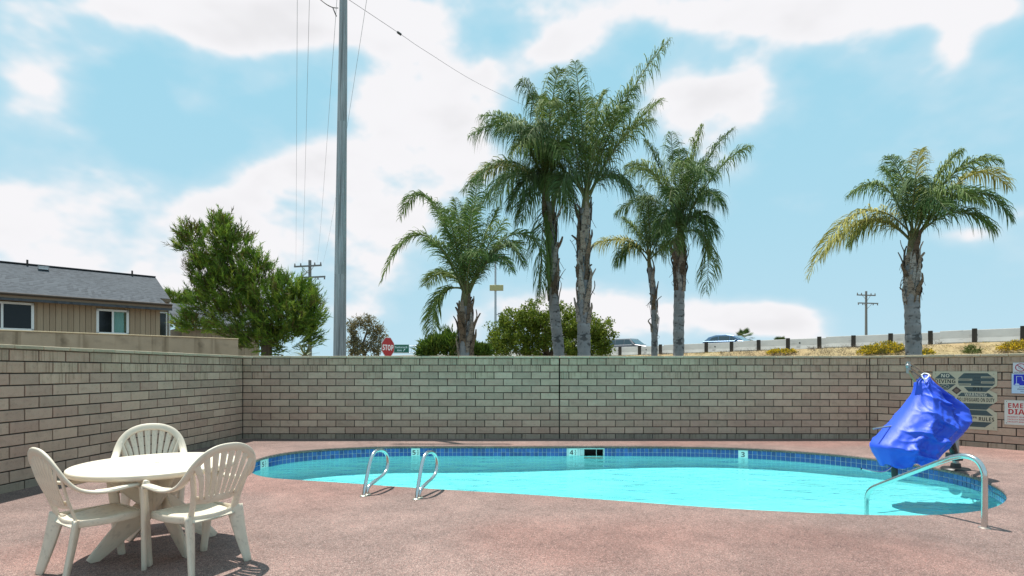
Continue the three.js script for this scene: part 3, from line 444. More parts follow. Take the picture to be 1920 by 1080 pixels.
// ---------------------------------------------------------------- resin table and chairs
const resinMap = tex(512, (u, v, i, j) => { const k = .9 + .16 * (tfbm(u, v, 6, 5) - .5) - .16 * sstep(.6, .8, tfbm(u, v, 14, 4, 7)) + .04 * (hash3(i, j, 1) - .5); return [k, k * .985, k * .95]; });
const resin = phys([.75, .67, .555], .46, { map: resinMap, clearcoat: .15, clearcoatRoughness: .4 });
{
  const tp = P(294, 867, 4.69), tbl = thing('patio_table', 'round cream plastic patio table with crossed legs', 'table', [tp.x, 0, -4.69], .18);
  const R = .61, H = .72;
  mesh('table_top', new THREE.LatheGeometry([[.022, H - .02], [.022, H - .004], [.026, H], [R - .05, H], [R - .045, H - .003], [R - .04, H], [R - .012, H - .001], [R - .002, H - .008], [R, H - .02], [R - .004, H - .036], [R - .012, H - .048], [R - .03, H - .05], [R - .032, H - .02], [.022, H - .02]].map(([r, y]) => new THREE.Vector2(r, y)), 96), resin, tbl);
  // planked ribs moulded on the top, very shallow
  mesh('hole_cap', new THREE.CylinderGeometry(.021, .021, .006, 20).translate(0, H - .012, 0), std([.3, .25, .18], .6), tbl);
  for (let k = 0; k < 4; k++) {
    const a = Math.PI / 4 + k * Math.PI / 2, ca = Math.cos(a), sa = Math.sin(a), off = (k % 2 ? 1 : -1) * .034, ox = -sa * off, oz = ca * off;
    const g = sweep([V(ca * .46 + ox, 0, sa * .46 + oz), V(ca * .24 + ox, .2, sa * .24 + oz), V(ox, .4, oz), V(-ca * .2 + ox, .56, -sa * .2 + oz), V(-ca * .36 + ox, .685, -sa * .36 + oz)], (t) => .075 + .115 * Math.sin(Math.PI * clamp(t, 0, 1)), .034, V(-sa, 0, ca), 24, 8, 12);
    // turn the board on edge: width lies in the leg's own plane
    mesh('leg', g, resin, tbl);
  }
  mesh('under_frame', merge([new THREE.TorusGeometry(.4, .016, 8, 48).rotateX(Math.PI / 2).translate(0, H - .045, 0), box(.8, .03, .03, 0, H - .04, 0), box(.03, .03, .8, 0, H - .04, 0)]), resin, tbl);

  function makeChair(label) {
    const c = thing('patio_chair', label, 'chair', [0, 0, 0], 0, 'plastic chairs round the patio table');
    // seat: dished shell with turned-down edge
    { const pos = [], idx = [], uv = [], N = 24; for (let s = 0; s < 2; s++) for (let j = 0; j <= N; j++) for (let i = 0; i <= N; i++) { const u = i / N * 2 - 1, v = j / N * 2 - 1; const hw = .235 - .03 * (1 - (v + 1) / 2), x = u * hw * (1 - .05 * Math.pow(Math.abs(v), 6)), z = v * .235 * (1 - .06 * Math.pow(Math.abs(u), 6)); const edge = Math.max(Math.pow(Math.abs(u), 10), Math.pow(Math.abs(v), 10)); const y = .432 + .018 * v - .022 * (1 - u * u) * (1 - Math.pow(v, 4)) - .03 * edge - .03 * Math.pow(Math.max(0, v), 8) - s * .006; pos.push(x, y, z); uv.push(x * 2, z * 2); }
      const M = (N + 1) * (N + 1); for (let j = 0; j < N; j++) for (let i = 0; i < N; i++) { const a = j * (N + 1) + i, b = a + N + 1; idx.push(a, b, a + 1, b, b + 1, a + 1, M + a, M + a + 1, M + b, M + b, M + a + 1, M + b + 1); }
      mesh('seat', rawGeo(pos, idx, uv), resin, c);
      mesh('seat_apron', merge([sweep([V(-.225, .405, .21), V(0, .398, .235), V(.225, .405, .21)], .05, .012, V(0, 0, 1), 12, 6, 8), sweep([V(-.21, .40, -.2), V(0, .392, -.222), V(.21, .40, -.2)], .05, .012, V(0, 0, 1), 12, 6, 8), sweep([V(-.218, .405, -.2), V(-.24, .40, 0), V(-.228, .405, .21)], .05, .012, V(1, 0, 0), 12, 6, 8), sweep([V(.218, .405, -.2), V(.24, .40, 0), V(.228, .405, .21)], .05, .012, V(1, 0, 0), 12, 6, 8)]), resin, c); }
    // hoop of the back that runs on into the arms
    const half = [[0, .915, -.385], [.1, .905, -.38], [.19, .865, -.365], [.25, .80, -.338], [.282, .725, -.295], [.296, .665, -.235], [.303, .632, -.15], [.306, .622, -.04], [.303, .632, .08], [.297, .64, .165]];
    const full = [...half.slice(1).reverse().map(([x, y, z]) => V(-x, y, z)), ...half.map(([x, y, z]) => V(x, y, z))];
    const cen = V(0, .66, -.1);
    const hoop = new THREE.CatmullRomCurve3(full, false, 'centripetal');
    mesh('back_hoop', sweep(hoop, .068, .028, (t) => { const q = Math.abs(t - .5) * 2; const back = V(0, .35, .94), up = V(0, 1, 0); return q < .35 ? back : back.lerp(up, sstep(.35, .75, q)); }, 90, 3, 12), resin, c);
    // slats fan out from the lower panel to the hoop
    const backZ = (y) => -.205 - (y - .43) * .375;
    for (let k = -3.5; k <= 3.5; k++) { const xb = k * .0425, ang = 0, xt = k * .068, yt = .902 - 1.75 * xt * xt; mesh('slat', sweep([V(xb, .545, backZ(.545) - .02), V(xb + (xt - xb) * .45, .70, backZ(.70) - .022 + .0 * ang), V(xt, yt, backZ(yt) - .004)], (t) => .031 + .0215 * t, .011, V(0, .35, .94), 10, 6, 10), resin, c); }
    mesh('back_panel', sweep([V(-.185, .545, backZ(.54) + .006), V(-.1, .538, backZ(.54) - .014), V(0, .535, backZ(.54) - .02), V(.1, .538, backZ(.54) - .014), V(.185, .545, backZ(.54) + .006)], .062, .012, V(0, .35, .94), 20, 6, 10), resin, c);
    for (const s of [-1, 1]) {
      mesh('back_post', sweep([V(s * .19, .40, -.2), V(s * .192, .50, -.232), V(s * .212, .62, -.275), V(s * .25, .74, -.312), V(s * .262, .78, -.325)], (t) => .064 - .026 * t, .02, V(s * .25, .3, .9), 16, 5, 10), resin, c);
      mesh('leg', sweep([V(s * .196, .43, -.2), V(s * .215, .22, -.245), V(s * .245, 0, -.3)], (t) => .125 - .068 * t, (t) => .036 - .004 * t, V(s * .55, .0, .83), 12, 6, 12), resin, c);
      mesh('leg', sweep([V(s * .297, .648, .145), V(s * .294, .632, .192), V(s * .284, .50, .212), V(s * .268, .25, .238), V(s * .252, 0, .262)], (t) => .056 + .024 * Math.sin(Math.PI * Math.min(1, t * 1.1)), .036, V(s * .75, 0, .66), 22, 5, 12), resin, c);
      mesh('arm_rest', sweep([V(s * .299, .635, -.12), V(s * .304, .632, -.02), V(s * .301, .641, .09), V(s * .297, .646, .165)], (t) => .05 + .014 * Math.sin(Math.PI * t), .018, V(0, 1, 0), 14, 4, 10), resin, c);
    }
    return c;
  }
  const A = makeChair('cream plastic armchair with fan back seen side on, facing the table');
  A.scale.set(.95, 1.01, .95); A.position.set(-3.11, 0, -4.2); A.rotation.y = Math.atan2(.56, -.83);
  const dup = (label, x, z, fx, fz) => { const r = A.clone(); r.name = numbered('patio_chair'); r.userData = { ...A.userData, label }; scene.add(r); r.position.set(x, 0, z); r.rotation.set(0, Math.atan2(fx, fz), 0); return r; };
  dup('cream plastic armchair with fan back standing between the table and the grab rails', -2.43, -4.30, -.9, -.43);
  dup('cream plastic armchair half hidden behind the round table, its fan back against the block wall', -3.46, -5.33, .5, .86);
}

// ---------------------------------------------------------------- stucco wall and house on the left (both stand at 45 degrees to the yard)
const stuccoMap = tex(512, (u, v, i, j) => { const st = sstep(.55, .75, tfbm(u, .1, 20, 3, 3)) * sstep(.35, .7, tfbm(u, v * .3, 8, 3, 5)) * sstep(.45, 1, v); const k = .85 + .3 * (tfbm(u, v, 5, 5) - .5) + .12 * (hash3(i, j, 2) - .5) - .4 * st - .18 * sstep(.5, .75, tfbm(u, v, 9, 4, 6)); return [k, k * (1 - .03 * st), k * (1 - .1 * st)]; });
{
  const a = P(-60, 618, 12.35), b = P(447, 637, 16.35), u = V(b.x - a.x, 0, b.z - a.z).normalize(), len = Math.hypot(b.x - a.x, b.z - a.z) + 4, start = V(b.x, 0, b.z).addScaledVector(u, -len);
  const o = thing('stucco_wall', 'plain beige stucco wall between the block wall and the house', 'wall', [start.x, 0, start.z], Math.atan2(-u.z, u.x));
  const m = stuccoMap.clone(); m.repeat.set(1 / 3, 1 / 2.5); m.needsUpdate = true;
  const g = rbox(len, 2.42, .2, .02, len / 2, 1.18, -.1, 2); { const p = g.attributes.position, uv = g.attributes.uv; for (let i = 0; i < p.count; i++) uv.setXY(i, p.getX(i) + p.getZ(i), p.getY(i)); }
  mesh('wall_body', g, std([.55, .42, .30], .92, { map: m }), o);
  mesh('wall_cap', rbox(len + .01, .03, .225, .01, len / 2, 2.405, -.1, 1), std([.6, .47, .30], .9), o);
}
{
  const c0 = V(-20.4, 0, -22.9), u = V(.722, 0, -.692).normalize(), TE = 5.15; // facade runs along u; TE = its far end
  const o = thing('house', 'brown two storey house with vertical siding and grey shingle roof', 'house', [c0.x, 0, c0.z], Math.atan2(-u.z, u.x));
  // local: x along the facade, z towards the yard, facade at z = 0
  const T0 = -7, EA = 4.52, RG = 6.36, OV = .42;
  const boardC = [[.41, .31, .215], [.385, .29, .2], [.43, .33, .23]];
  const boardMap = tex(256, (u2, v, i, j) => { const k = .84 + .3 * (tfbm(u2 * 1, v * .25, 16, 4) - .5) + .1 * (hash3(i, j >> 3, 4) - .5) - .1 * sstep(.55, .8, tfbm(u2, v, 4, 3, 8)); return [k, k, k]; });
  const siding = boardC.map((c) => std(c, .85, { map: boardMap })), trim = std([.20, .145, .10], .8), white = std([.72, .74, .75], .5), dark = std([.05, .04, .035], .9);
  mesh('wall_core', merge([box(TE - T0 - .06, EA - .02, 8 - .1, (T0 + TE) / 2, (EA - .02) / 2, -4.0)]), siding[1], o);
  const wins = [[-1.35, .62, 3.12, 4.28, 'left'], [2.72, 3.92, 3.1, 4.22, 'right']];
  const bw = .203;
  for (let x = T0, k = 0; x < TE - .01; x += bw, k++) {
    const x1 = Math.min(x + bw, TE), segs = [[.3, EA - .1]];
    for (const [a, b, y0, y1] of wins) if (x1 > a && x < b) { segs.length = 0; segs.push([.3, y0 - .02], [y1 + .02, EA - .1]); }
    const put = (xa, xb, y0, y1) => { if (y1 - y0 < .05 || xb - xa < .03) return; const m = mesh('siding_board', rbox(xb - xa - .014, y1 - y0, .03, .005, 0, 0, 0, 1), siding[k % 3], o); m.position.set((xa + xb) / 2, (y0 + y1) / 2, 0); };
    for (const [a, b] of wins) { if (x < a && x1 > a) put(x, a + .02, .3, EA - .1); if (x < b && x1 > b) put(b - .02, x1, .3, EA - .1); }
    const w = wins.find(([a, b]) => x1 > a && x < b), xa = w ? Math.max(x, w[0] + .02) : x, xb = w ? Math.min(x1, w[1] - .02) : x1;
    for (const [y0, y1] of segs) put(xa, xb, y0, y1);
  }
  // far end face of the main block
  for (let k = 0; k < 7; k++) { const m = mesh('siding_board', rbox(.03, EA - .4, bw - .014, .005, 0, 0, 0, 1), siding[k % 3], o); m.position.set(TE, EA / 2 + .1, -.1 - k * bw); }
  mesh('fascia', merge([box(TE - T0 + OV, .17, .04, (T0 + TE + OV) / 2, EA - .03, OV), box(TE - T0 + .1, .1, .05, (T0 + TE) / 2, EA - .14, .045)]), trim, o);
  mesh('soffit', box(TE - T0 + OV - .02, .03, OV, (T0 + TE + OV) / 2, EA - .11, OV / 2), std([.25, .185, .13], .8), o);
  mesh('gutter', cyl(V(T0, EA + .05, OV + .05), V(TE + OV, EA + .05, OV + .05), .055, .055, 8), std([.07, .055, .045], .9), o);
  // recessed end bay with its narrow window and down pipe
  mesh('end_bay', box(1.1, EA + .35, 2.2, TE + .1, (EA + .35) / 2, -2.42), siding[1], o);
  { const w = mesh('window', merge([box(.06, 1.35, .05, TE + .2, 3.65, -1.3), box(.06, 1.35, .05, TE + .56, 3.65, -1.3), box(.42, .06, .05, TE + .38, 4.34, -1.3)]), white, o); mesh('pane', box(.34, 1.3, .02, TE + .38, 3.65, -1.305), phys([.03, .035, .04], .08), w); }
  mesh('down_pipe', cyl(V(TE + .67, .3, -1.27), V(TE + .67, EA + .4, -1.27), .045, .045, 8), std([.55, .56, .55], .5), o);
  // roof: front slope with a notch at the end bay, back slope, ridge cap
  const sl = (RG - EA) / 4, yz = (z) => EA + .09 - (z) * sl, RE = TE + .62;
  const shingleMap = tex(1024, (u2, v, i, j) => { const row = Math.floor(v * 64), fr = v * 64 - row, cell = Math.floor(u2 * 40 + (row % 2) * .5 + hash3(row, 3, 1)), h = hash3(cell % 40, row, 5); const k = .62 + .5 * h + .35 * (hash3(i, j, 2) - .5) + .25 * (tfbm(u2, v, 6, 3) - .5) - (fr < .16 ? .3 : 0); return [k * .98, k, k * 1.03]; });
  shingleMap.repeat.set(1 / 5, 1 / 5);
  const roofM = std([.078, .086, .098], .97, { map: shingleMap });
  const slab = (pts) => { // polygon on the slope given as x, z; thickness .09 downwards
    const s = new THREE.Shape(pts.map(([x, z]) => new THREE.Vector2(x, z))), g = new THREE.ExtrudeGeometry(s, { depth: .09, bevelEnabled: false }), p = g.attributes.position, uv = g.attributes.uv;
    for (let i = 0; i < p.count; i++) { const x = p.getX(i), z = p.getY(i), dn = p.getZ(i); uv.setXY(i, x, Math.abs(z) * 1.1); p.setXYZ(i, x, (z > -4 ? yz(z) : yz(-8 - z)) - .09 + dn, z); } g.computeVertexNormals(); return g; };
  const roof = mesh('roof', merge([slab([[T0, OV + .06], [TE + OV, OV + .06], [TE + OV - .25, -.85], [RE, -.85], [RE, -4], [T0, -4]]), slab([[T0, -4], [RE, -4], [RE, -8.5], [T0, -8.5]])]), roofM, o);
  mesh('ridge_cap', rbox(RE - T0, .05, .3, .02, (T0 + RE) / 2, RG + .1, -4, 1), std([.06, .065, .07], .9), roof);
  mesh('bay_fascia', merge([box(RE - TE + .25, .16, .04, TE + .2, yz(-.85) - .1, -.84), box(.04, .14, 3.3, RE, yz(-2.4) - .1, -2.5).applyMatrix4(new THREE.Matrix4())].map((g, i) => { if (i === 1) { const p = g.attributes.position; for (let k = 0; k < p.count; k++) p.setY(k, p.getY(k) - (yz(-2.4)) + yz(p.getZ(k))); } return g; })), trim, o);
  for (const [x, z] of [[-.75, -3.5], [1.15, -3.45], [-2.4, -3.55]]) mesh('roof_vent', merge([box(.34, .12, .3, x, yz(z) + .06, z), box(.4, .03, .36, x, yz(z) + .13, z)]), std([.62, .64, .66], .5), roof);
  for (const x of [.6, 4.7]) mesh('vent_pipe', cyl(V(x, yz(-3.8), -3.8), V(x, yz(-3.8) + .28, -3.8), .04, .04, 8), dark, roof);
  // windows: white frames, two sashes, one with a curtain behind
  const glass = phys([.012, .014, .018], .08, { specularIntensity: .55 });
  for (const [a, b, y0, y1, k] of wins) {
    const w = b - a, h = y1 - y0, f = mesh('window', merge([box(w, .09, .1, (a + b) / 2, y0 + .045, .03), box(w, .09, .1, (a + b) / 2, y1 - .045, .03), box(.09, h, .1, a + .045, (y0 + y1) / 2, .03), box(.09, h, .1, b - .045, (y0 + y1) / 2, .03), box(.075, h, .08, (a + b) / 2, (y0 + y1) / 2, .03)]), white, o);
    mesh('pane', box(w / 2 - .06, h - .1, .012, (3 * a + b) / 4, (y0 + y1) / 2, .02), glass, f);
    if (k === 'right') { mesh('pane', box(w / 2 - .06, h - .1, .012, (a + 3 * b) / 4, (y0 + y1) / 2, .02), phys([.85, .95, .95], .05, { transmission: 1, thickness: 0, ior: 1.5 }), f); const pts = []; for (let q = 0; q <= 40; q++) pts.push(V((a + b) / 2 + .04 + q / 40 * (w / 2 - .22), 0, -.0 + .012 * Math.sin(q * 1.3))); mesh('curtain', sweep(pts, h - .14, .008, V(0, 0, 1), 60, 8, 8).translate(0, (y0 + y1) / 2, 0), std([.42, .52, .5], .9), f); }
    else mesh('pane', box(w / 2 - .06, h - .1, .012, (a + 3 * b) / 4, (y0 + y1) / 2, .02), glass, f);
  }
  // lower wing beyond
  const w2 = thing('house_wing', 'lower brown wing with grey roof half hidden by the pine tree', 'house', [-18.6, 0, -31.5], Math.atan2(-u.z, u.x));
  mesh('wing_wall', box(4.2, 3.9, 5, 2.1, 1.95, -2.5), siding[0], w2);
  for (let k = 0; k < 17; k++) { const m = mesh('siding_board', rbox(.19, 3.4, .03, .005, 0, 0, 0, 1), siding[k % 3], w2); m.position.set(.6 + k * .203, 2, .01); }
  const rg = rbox(4.8, .1, 3.6, .02, 2.1, 0, 0, 1).rotateX(.42).translate(0, 4.75, -1.2); mesh('roof', rg, roofM, w2); mesh('fascia', box(4.8, .16, .04, 2.1, 3.98, .42), trim, w2);
}

// ---------------------------------------------------------------- poles and wires
const poleMap = tex(512, (u, v, i, j) => { const k = .75 + .5 * (tfbm(u * 1, v * .06, 48, 4) - .5) + .2 * (hash3(i, j >> 4, 3) - .5) + .6 * (tfbm(u, v * .5, 6, 4, 5) - .5) - .3 * sstep(.68, .78, tfbm(u, v * .08, 32, 2, 8)); return [k * .97, k, k * 1.02]; });
{
  const b = P(636.5, 668, 14.7), t = P(643, 0, 14.7); const top = V(b.x + (t.x - b.x) * 1.3, 14.4, b.z);
  const o = thing('utility_pole', 'tall weathered grey timber utility pole rising behind the block wall', 'utility pole', [b.x, 0, b.z]);
  const m = poleMap.clone(); m.repeat.set(1, 1); m.needsUpdate = true;
  const N = 40, R = 20, pos = [], uv = [], idx = []; for (let i = 0; i <= N; i++) { const f = i / N, y = -.3 + f * 14.7, cx = (top.x - b.x) * sstep(0, 1, f) * 1.0, r = .176 - .0046 * y * 1.45; for (let k = 0; k <= R; k++) { const a = k / R * 2 * Math.PI, rr2 = r * (1 + .03 * (vnoise(Math.cos(a) * 2, y * .6, Math.sin(a) * 2) - .5) * 2); pos.push(cx * (y / 14.4 > 0 ? 1 : 1) + Math.cos(a) * rr2, y, Math.sin(a) * rr2); uv.push(k / R, y / 4); } }
  for (let i = 0; i < N; i++) for (let k = 0; k < R; k++) { const a = i * (R + 1) + k; idx.push(a, a + R + 1, a + 1, a + 1, a + R + 1, a + R + 2); }
  mesh('pole_shaft', rawGeo(pos, idx, uv), std([.47, .495, .51], .95, { map: m, bumpMap: m, bumpScale: .012 }), o);
  mesh('cross_arm', box(2.4, .12, .1, top.x - b.x, 13.6, .2), std([.2, .19, .17], .9), o);
  for (const x of [-1.1, -.4, .4, 1.1]) mesh('insulator', cyl(V(top.x - b.x + x, 13.66, .2), V(top.x - b.x + x, 13.86, .2), .05, .03, 10), std([.3, .2, .15], .3), o);
  mesh('cable_bracket', merge([tube([P(598, -3, 14.6), P(612, 8, 14.5), P(624, 14, 14.5), P(634, 15, 14.6)].map((p) => p.sub(V(b.x, 0, b.z))), .012, 20, 6), tube([P(624, 14, 14.5), P(628, 24, 14.45), P(631, 31, 14.5)].map((p) => p.sub(V(b.x, 0, b.z))), .016, 12, 6)]), std([.02, .02, .022], .6), o);
  const wireM = std([.06, .065, .07], .6), fineM = std([.3, .32, .34], .6);
  const wire = (label, pts, r) => tag(mesh('overhead_wire', tube(pts, r, 40, 5), r > .006 ? wireM : fineM), label, 'wire', 'overhead wires');
  const splice = P(748, 62, 17);
  const w1 = wire('thick overhead cable with a splice running from the tall pole towards the palms', [P(652, -2, 14.7), splice, P(800, 97, 19.5), P(900, 158, 25), P(1010, 210, 34)], .0062);
  mesh('cable_splice', cyl(P(745, 60, 16.95), P(752, 65, 17.05), .035, .035, 8), wireM, w1);
  // far pole with two cross arms
  function farPole(px, pyTop, d, label, s) {
    const q = P(px, pyTop, d), f = thing('power_pole', label, 'utility pole', [q.x, 0, q.z], s, 'distant power poles'), wood = std([.2, .2, .195], .9);
    mesh('pole_shaft', cyl(V(0, -.2, 0), V(0, q.y, 0), .16, .11, 12), wood, f);
    for (const [dy, L, off] of [[.45, 2.3, -.1], [1.3, 2.5, .12]]) { const a = mesh('cross_arm', box(L, .11, .1, off, q.y - dy, .12), wood, f); mesh('brace', merge([cyl(V(off - .55, q.y - dy, .14), V(0, q.y - dy - .6, .12), .018, .018, 6), cyl(V(off + .55, q.y - dy, .14), V(0, q.y - dy - .6, .12), .018, .018, 6)]), wood, a); for (const x of [-.48, -.26, .26, .48]) mesh('insulator', cyl(V(off + x * L, q.y - dy + (dy > 1 ? -.2 : .05), .12), V(off + x * L, q.y - dy + (dy > 1 ? -.02 : .24), .12), .06, .035, 8), std([.16, .13, .11], .4), a); }
    return q;
  }
  const fp = farPole(581, 488, 42, 'distant timber power pole with two cross arms behind the pine tree', -.25);
  farPole(1624, 546, 60, 'distant timber power pole with two cross arms beyond the highway', .2);
  const yA = fp.y - .2;
  [[-1.05, 558, 'thin overhead wire from the distant pole, on the pine tree side'], [-.55, 583, 'thin overhead wire from the distant pole, second from the pine tree side'], [.55, 640, 'thin overhead wire passing behind the tall pole'], [1.0, 706, 'thin overhead wire on the palm side of the tall pole']].forEach(([x, px0, lab]) => { const s = V(fp.x + x, yA, fp.z), e = P(px0, -120, 9.5); wire(lab, [s, s.clone().lerp(e, .35).add(V(0, -.5, 0)), s.clone().lerp(e, .7).add(V(0, -.4, 0)), e], .0042); });
  // street light mast with a flat box sign
  const q = P(929, 470, 62), lp = thing('light_mast', 'slim pale mast with a yellowish box sign above the round shrub', 'mast', [q.x, 0, q.z]);
  mesh('mast_shaft', cyl(V(0, 0, 0), V(0, q.y, 0), .17, .1, 10), std([.42, .46, .5], .5), lp);
  const sg = P(931, 540, 62); mesh('box_sign', rbox(1.52, .62, .35, .04, sg.x - q.x, sg.y, .1), std([.46, .42, .2], .6), lp); mesh('camera_bracket', merge([cyl(V(0, P(0, 591, 62).y, 0), V(.5, P(0, 588, 62).y, 0), .04), rbox(.3, .16, .16, .03, .42, P(0, 588, 62).y, 0)]), std([.25, .27, .3], .5), lp);
}

// ---------------------------------------------------------------- road signs beyond the wall
{
  const c = P(727.5, 651, 38), o = thing('stop_sign', 'red octagonal stop sign showing above the block wall', 'sign', [c.x, 0, c.z]);
  mesh('sign_post', cyl(V(-.06, -.1, -.03), V(-.06, c.y + .3, -.03), .03, .03, 8), std([.35, .36, .36], .5), o);
  // the octagon stands turned away, so it reads narrow and tall
  const R = .69, sh = new THREE.Shape(); for (let k = 0; k < 8; k++) { const a = Math.PI / 8 + k * Math.PI / 4, x = Math.cos(a) * R, y = Math.sin(a) * R; k ? sh.lineTo(x, y) : sh.moveTo(x, y); } sh.closePath();
  const t = canvasTex(256, 256, (g) => { g.fillStyle = '#d9d4d2'; g.fillRect(0, 0, 256, 256); const oc = (r) => { g.beginPath(); for (let k = 0; k < 8; k++) { const a = Math.PI / 8 + k * Math.PI / 4; g.lineTo(128 + Math.cos(a) * r, 128 + Math.sin(a) * r); } g.closePath(); }; g.fillStyle = '#b3101c'; oc(127); g.fill(); g.fillStyle = '#fff'; g.textAlign = 'center'; g.textBaseline = 'middle'; g.font = 'bold 96px sans-serif'; g.fillText('STOP', 128, 134, 218); });
  const g = new THREE.ExtrudeGeometry(sh, { depth: .01, bevelEnabled: false }), p = g.attributes.position, uv = g.attributes.uv; for (let i = 0; i < p.count; i++) uv.setXY(i, p.getX(i) / (2 * R) + .5, p.getY(i) / (2 * R) + .5);
  const f = mesh('sign_face', g, new THREE.MeshStandardMaterial({ map: t, roughness: .45 }), o); f.position.set(0, c.y, 0); f.rotation.y = 1.12;
  const rs = new THREE.Shape(sh.getPoints().map((q) => q.clone().multiplyScalar(1.06))), bd = mesh('sign_border', new THREE.ExtrudeGeometry(rs, { depth: .006, bevelEnabled: false }), std([.75, .72, .7], .5), o); bd.position.set(-.008, c.y, -.012); bd.rotation.y = 1.12;
  const s = P(752, 654, 84), e = P(795, 650, 84), h = thing('highway_sign', 'green overhead street name sign on a truss beside the stop sign', 'sign', [s.x, 0, s.z]);
  const t2 = canvasTex(256, 128, (k) => { k.fillStyle = '#1f6b52'; k.fillRect(0, 0, 256, 128); k.strokeStyle = '#cfe0d8'; k.lineWidth = 3; k.strokeRect(5, 5, 246, 118); k.fillStyle = '#eef4f0'; k.textAlign = 'center'; k.textBaseline = 'middle'; k.font = 'bold 44px sans-serif'; k.fillText('Tamarack', 128, 42); k.fillText('Ave', 100, 90); k.lineWidth = 9; k.strokeStyle = '#eef4f0'; k.beginPath(); k.moveTo(160, 106); k.lineTo(186, 76); k.stroke(); k.beginPath(); k.moveTo(196, 66); k.lineTo(190, 92); k.lineTo(170, 72); k.closePath(); k.fill(); });
  mesh('sign_panel', box(2.35, 1.22, .08, .06, s.y + .02, .2), [0, 1, 2, 3, 4, 5].map((i) => i === 4 ? new THREE.MeshStandardMaterial({ map: t2, roughness: .5 }) : std([.4, .42, .42], .5)), h);
  const yT = s.y + .45, yB = s.y - .62, x1 = 5.6, gal = std([.5, .53, .55], .5, { metalness: .4 }); const bars = [cyl(V(-1.2, yT, 0), V(x1, yT, 0), .06, .06, 6), cyl(V(-1.2, yB, 0), V(x1, yB, 0), .06, .06, 6)]; for (let x = 1.4; x < x1; x += .9) bars.push(cyl(V(x, yB, 0), V(x + .45, yT, 0), .03, .03, 5), cyl(V(x + .45, yT, 0), V(x + .9, yB, 0), .03, .03, 5)); bars.push(cyl(V(x1 - .1, 0, 0), V(x1 - .1, yT, 0), .14, .12, 10)); mesh('sign_truss', merge(bars), gal, h);
}

